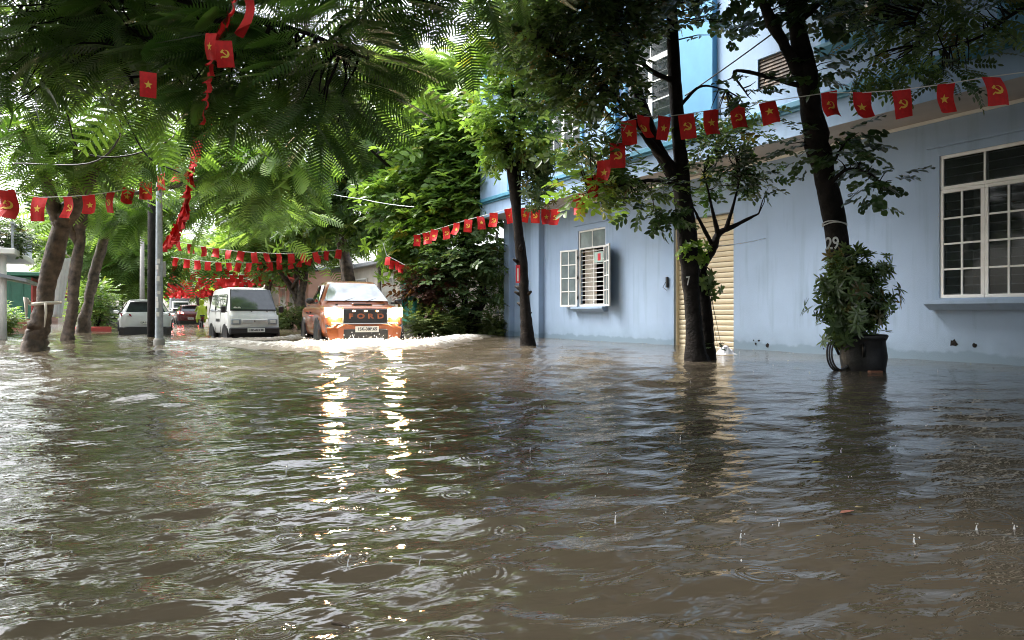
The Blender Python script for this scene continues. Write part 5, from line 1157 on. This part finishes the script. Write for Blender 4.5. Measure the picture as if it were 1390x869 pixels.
# the car must lie beyond its tail: turn so that the tail faces the camera
c = [o for o in bpy.data.objects if o.name == 'parked_car'][0]; c.rotation_euler.z = math.pi; c.location = (p.x, p.y + 4.25, ROAD + .06)
p = G(259, 52); c = car('dark red car with glowing brake lights driving away ahead of the raincoat rider', 'carred', (p.x, p.y + 4.25, ROAD + .02), math.pi, '15A-204.33', True, .12, name='moving_car')
p = G(243, 66); c = car('small white car farther ahead, half hidden behind the dark red car', 'carwhite', (p.x, p.y + 4.25, ROAD + .02), math.pi, '15A-551.20', True, 0, name='moving_car')
p = G(150, 58); c = car('black car parked under the left trees beyond the white hatchback', 'carblack', (p.x, p.y + 4.25, ROAD + .1), math.pi, '15A-760.14')
p = G(246, 92); tr = thing('box_truck', 'tiny pale truck cab at the far end of the street', 'truck', (p.x, p.y, ROAD))
MB().loft([(0, [(0, 1.5), (.9, 1.5), (1.0, 1.4), (1.0, .6), (0, .6)]), (.4, [(0, 2.5), (.85, 2.5), (.95, 2.4), (1.0, .6), (0, .6)]), (1.6, [(0, 2.6), (.9, 2.6), (1, 2.5), (1, .6), (0, .6)])]).build('cab', M['carwhite'], tr, bevel=.04)
MB().box((0, 4, 1.9), (2.1, 4.4, 2.2), bev=.04).build('cargo_box', M['greyroof'], tr); quadpanel(tr, 'windshield', [(-.85, .02, 1.55), (.85, .02, 1.55), (.78, .36, 2.35), (-.78, .36, 2.35)], M['wind'], .03)
for s in (-1, 1):
    for y in (.8, 5): wheel(tr, s * .9, y, .45, .3)

# rider in a raincoat on a motorbike (away from camera)
rp = G(275, 43); mbk = thing('motorbike', 'small motorbike under the rider in the yellow raincoat', 'motorbike', (rp.x, rp.y, ROAD + .06))
for y in (0, 1.25): w_ = wheel(mbk, .001, y + .3, .29, .09, 'pole'); w_.location.x = 0
MB().loft([(.0, [(0, .78), (.10, .76), (.12, .6), (0, .52)]), (.4, [(0, .82), (.14, .8), (.15, .6), (0, .4)]), (.9, [(0, .74), (.12, .7), (.12, .5), (0, .35)]), (1.3, [(0, .95), (.13, .9), (.14, .6), (0, .4)])]).build('body', M['carred'], mbk, smooth=True, sub=1)
MB().box((0, .35, .85), (.26, .75, .09), bev=.03).build('seat', M['black'], mbk)
MB().tube([(-.34, 1.2, 1.08), (0, 1.3, 1.02), (.34, 1.2, 1.08)], .018, 6).build('handlebar', M['blackp'], mbk); MB().tube([(0, 1.3, 1.0), (0, 1.55, .3)], .03, 6).build('fork', M['pole'], mbk)
MB().box((0, -.08, .72), (.14, .03, .07), bev=.01).build('tail_lamp', M['tail'], mbk)
rd = thing('person', 'rider seen from behind in a yellow green raincoat and helmet on the motorbike', 'person', (rp.x, rp.y + .5, ROAD + .06))
def skin_body(name, verts, edges, radii, m, parent, sub=2):
    me = bpy.data.meshes.new(name); me.from_pydata(verts, edges, []); o = link(name, me, parent); me.materials.append(m)
    o.modifiers.new('skin', 'SKIN'); lay = me.skin_vertices[0] if me.skin_vertices else None
    if lay is None:
        bpy.context.view_layer.objects.active = o
        return o
    for i, r in enumerate(radii): lay.data[i].radius = (r, r) if not hasattr(r, '__len__') else r
    lay.data[0].use_root = True
    md = o.modifiers.new('sub', 'SUBSURF'); md.levels = sub; md.render_levels = sub
    for p_ in me.polygons: p_.use_smooth = True
    return o
V = [(0, 0, .93), (0, .03, 1.15), (0, .08, 1.40), (0, .10, 1.50), (0, .12, 1.64),
     (-.20, .08, 1.38), (-.28, .25, 1.18), (-.30, .55, 1.10), (.20, .08, 1.38), (.28, .25, 1.18), (.30, .55, 1.10),
     (-.14, .05, .88), (-.22, .45, .82), (-.2, .42, .42), (.14, .05, .88), (.22, .45, .82), (.2, .42, .42)]
E = [(0, 1), (1, 2), (2, 3), (3, 4), (2, 5), (5, 6), (6, 7), (2, 8), (8, 9), (9, 10), (0, 11), (11, 12), (12, 13), (0, 14), (14, 15), (15, 16)]
skin_body('body', V, E, [.19, .2, .17, .07, .1, .085, .06, .045, .085, .06, .045, .12, .09, .06, .12, .09, .06], M['rain'], rd)
MB().lathe([(.001, .32), (.09, .30), (.13, .24), (.145, .15), (.14, .06), (.11, .0)], (0, .11, 1.50), 18).build('helmet', M['rain'], rd, smooth=True)
MB().lathe([(.15, .46), (.24, .2), (.30, -.1), (.34, -.32), (.335, -.34)], (0, .0, .98), 20).build('raincoat', M['rain'], rd, smooth=True)
for s in (-1, 1):
    MB().lathe([(.02, -.05), (.045, -.03), (.05, .03), (.02, .07)], (s * .31, .6, 1.10), 8, 'Y').build('hand', M['skin'], rd, smooth=True)

# ---------------------------------------------------------------- bow wave, foam, rain splashes, floating bits
def foam_mat():
    m = bpy.data.materials.new('foam'); m.use_nodes = True; n, l = nodes(m); b = n['Principled BSDF']; b.inputs['Roughness'].default_value = .45
    g_ = n.new('ShaderNodeNewGeometry'); t = n.new('ShaderNodeTexNoise'); t.inputs['Scale'].default_value = 5; t.inputs['Detail'].default_value = 9; t.inputs['Roughness'].default_value = .7
    mp = n.new('ShaderNodeMapping'); mp.inputs['Scale'].default_value = (1, 1, 2.5); l.new(g_.outputs['Position'], mp.inputs[0]); l.new(mp.outputs[0], t.inputs['Vector'])
    at = n.new('ShaderNodeAttribute'); at.attribute_name = 'foam'
    ad = n.new('ShaderNodeMath'); ad.operation = 'ADD'; l.new(t.outputs['Fac'], ad.inputs[0]); l.new(at.outputs['Fac'], ad.inputs[1])
    r = n.new('ShaderNodeValToRGB'); r.color_ramp.elements[0].position = .78; r.color_ramp.elements[1].position = 1.0
    r.color_ramp.elements[0].color = (.13, .11, .08, 1); r.color_ramp.elements[1].color = (.62, .61, .58, 1)
    l.new(ad.outputs[0], r.inputs[0]); l.new(r.outputs[0], b.inputs['Base Color'])
    bp = n.new('ShaderNodeBump'); bp.inputs['Strength'].default_value = 1; bp.inputs['Distance'].default_value = .05; l.new(t.outputs['Fac'], bp.inputs['Height']); l.new(bp.outputs[0], b.inputs['Normal'])
    return m
M['foam'] = foam_mat()
from mathutils import noise as mn
def foam_ridge(label, line, name='bow_wave'):
    """line: (x, y, half width, height, foaminess)"""
    q = []; n = 14
    for a, b in zip(line, line[1:]):
        for k in range(n): s = k / n; q.append([x + (y - x) * s for x, y in zip(a, b)])
    q.append(list(line[-1])); V = []; W = []; nx = 26; Fm = []
    for i, (x, y, hw, h, fo) in enumerate(q):
        a = q[max(0, i - 1)]; b = q[min(len(q) - 1, i + 1)]; d = Vector((b[0] - a[0], b[1] - a[1], 0)).normalized(); nr = Vector((-d.y, d.x, 0))
        for j in range(nx + 1):
            s = j / nx * 2 - 1; pr = max(0, 1 - abs(s) ** 1.6); p_ = Vector((x, y, 0)) + nr * hw * s
            nz = mn.fractal(Vector((p_.x * 2.2, p_.y * 2.2, 0)), .8, 2.1, 5); n2 = mn.noise(Vector((p_.x * 9, p_.y * 9, 1)))
            z = h * pr * (1 + .55 * nz) + .035 * n2 * pr - .03 + .03 * pr
            if pr < .02: z = -.06
            V.append((p_.x, p_.y, z)); Fm.append(fo * pr ** .5 - .12)
    mb = MB(); mb.add(V, [(i * (nx + 1) + j, (i + 1) * (nx + 1) + j, (i + 1) * (nx + 1) + j + 1, i * (nx + 1) + j + 1) for i in range(len(q) - 1) for j in range(nx)])
    o = mb.build(name, M['foam'], smooth=True, kind='stuff', label=label); at = o.data.attributes.new('foam', 'FLOAT', 'POINT'); at.data.foreach_set('value', Fm); return o
c7, s7 = math.cos(-TYAW), math.sin(-TYAW)
def tl(x, y): return (TX + x * c7 - y * s7, TY + x * s7 + y * c7)
foam_ridge('white foaming bow wave pushed up along the front of the pickup',
  [(*tl(-3.6, 3.6), .55, .07, .4), (*tl(-2.2, 1.4), .6, .13, .58), (*tl(-1.1, -.2), .6, .17, .66), (*tl(-.3, -.75), .65, .19, .72), (*tl(.6, -.65), .65, .18, .70), (*tl(1.3, .1), .6, .16, .66), (*tl(2.4, 2.2), .6, .15, .62), (*tl(4.0, 5.0), .6, .11, .55), (*tl(5.6, 7.5), .45, .03, .15)])
foam_ridge('low foam curl in front of the small white van', [(VX - 1.3, VY + .8, .35, .03, .1), (VX - .6, VY - .35, .42, .05, .38), (VX + .2, VY - .6, .45, .07, .45), (VX + .9, VY - .1, .4, .07, .5), (VX + 1.5, VY + 1.2, .4, .08, .4), (VX + 2.0, VY + 3, .35, .02, .1)], 'van_bow_wave')
# spray droplets flung from the bow wave, rain drop crowns: countless
mb = MB(); random.seed(4)
def drop(mb, p, r):
    x, y, z = p; mb.add([(x + r, y, z), (x - r, y, z), (x, y + r, z), (x, y - r, z), (x, y, z + r * 1.2), (x, y, z - r)], [(0, 2, 4), (2, 1, 4), (1, 3, 4), (3, 0, 4), (2, 0, 5), (1, 2, 5), (3, 1, 5), (0, 3, 5)])
for _ in range(420):
    s = random.random(); x, y = tl(-1.4 + 2.9 * s, -.55 + random.gauss(0, .25)); drop(mb, (x, y, .1 + abs(random.gauss(0, .09))), random.uniform(.006, .018))
mb.build('spray', mat('spray_drops', (.8, .8, .8), .2, var=0), kind='stuff', label='fine spray thrown up by the bow wave')
mb = MB()
for _ in range(120):
    Z = 2.2 * (14 ** random.random()); u = random.uniform(0, 1390); p = G(u, Z); h = random.uniform(.004, .018) * (1 if random.random() < .85 else 1.7)
    if random.random() < .35: mb.tube([(p.x, p.y, -.01), (p.x, p.y, h * .6), (p.x + .003, p.y, h)], [.005, .0016, .0022], 5)
    drop(mb, (p.x + random.uniform(-.01, .01), p.y, h + .008), random.uniform(.002, .0042))
    if random.random() < .5: drop(mb, (p.x + random.uniform(-.03, .03), p.y + random.uniform(-.03, .03), .012), random.uniform(.002, .004))
rainm = mat('rain_drop', (.75, .76, .78), .1, var=0); mb.build('rain_splashes', rainm, kind='stuff', label='tiny rain drop splashes jumping from the flood water')
def wat(u, v): Z = 780 / (v - 425); return G(u, Z)
def wz(p):
    return float(height(np.array([p.x]), np.array([p.y]), np.array([.02]))[0])
for nm, lab, cat, u, v, ln, wd, ang, m in (('fallen_leaf', 'yellow leaf floating on the water below the dark pot', 'leaf', 1110, 627, .040, .013, .3, mat('yellow_leaf', (.45, .4, .08), .5)),
    ('fallen_leaf', 'pale pink leaf scrap floating low on the right', 'leaf', 1150, 702, .042, .014, .5, mat('pink_leaf', (.5, .22, .16), .5)),
    ('fallen_leaf', 'tiny cream leaf just above the pink scrap', 'leaf', 1166, 692, .018, .007, .0, mat('cream_leaf', (.6, .52, .3), .5)),
    ('fallen_leaf', 'tiny bright leaf speck left of the light streaks', 'leaf', 800, 568, .04, .02, .2, mat('lime_leaf', (.3, .5, .1), .5))):
    p = wat(u, v); t = thing(nm, lab, cat, (p.x, p.y, wz(p) + .006), ang - YAW)
    MB().add([(-ln, 0, .002), (-ln * .4, -wd, .006), (ln * .5, -wd * .8, .007), (ln, 0, .002), (ln * .5, wd * .8, .004), (-ln * .4, wd, .005), (0, 0, 0)], [(0, 1, 6), (1, 2, 6), (2, 3, 6), (3, 4, 6), (4, 5, 6), (5, 0, 6)]).build('blade', m, t)
p = wat(462, 850); t = thing('floating_twig', 'short dark twig floating at the bottom centre of the water', 'twig', (p.x, p.y, wz(p) + .004), -YAW - .5); MB().tube([(-.028, 0, 0), (0, .003, .003), (.028, 0, 0)], [.003, .0034, .002], 6).build('stick', M['bark2'], t)


mb = MB(); random.seed(31)
for _ in range(260):
    k = random.random()
    if k < .45: X_, Y_ = XW - abs(random.gauss(0, .35)) - .03, random.uniform(4, 22)
    elif k < .6: X_, Y_ = [(G(948, 12), G(1172, 10), G(717, 17))[random.randrange(3)][q] + random.gauss(0, .35) for q in (0,)] + [0]; Y_ = (G(948, 12), G(1172, 10), G(717, 17))[min(2, int(random.random() * 3))].y + random.gauss(0, .4)
    else:
        Z = 2.2 * (9 ** random.random()); p = G(random.uniform(0, 1390), Z); X_, Y_ = p.x, p.y
    z = float(height(np.array([X_]), np.array([Y_]), np.array([max(.012, math.hypot(X_, Y_) * .0085)]))[0]) + .004; a = random.uniform(0, 6.28); ln = random.uniform(.006, .022) * (1.6 if k < .6 else .6)
    c_, s_ = math.cos(a) * ln, math.sin(a) * ln
    mb.add([(X_ - c_, Y_ - s_, z), (X_ + s_ * .4, Y_ - c_ * .4, z + .003), (X_ + c_, Y_ + s_, z), (X_ - s_ * .4, Y_ + c_ * .4, z + .002)], [(0, 1, 2), (0, 2, 3)], random.randrange(3))
mb.build('floating_debris', [M['bark2'], bpy.data.materials['yellow_leaf'], M['bark']], kind='stuff', label='scraps of leaf and twig drifting on the flood water')
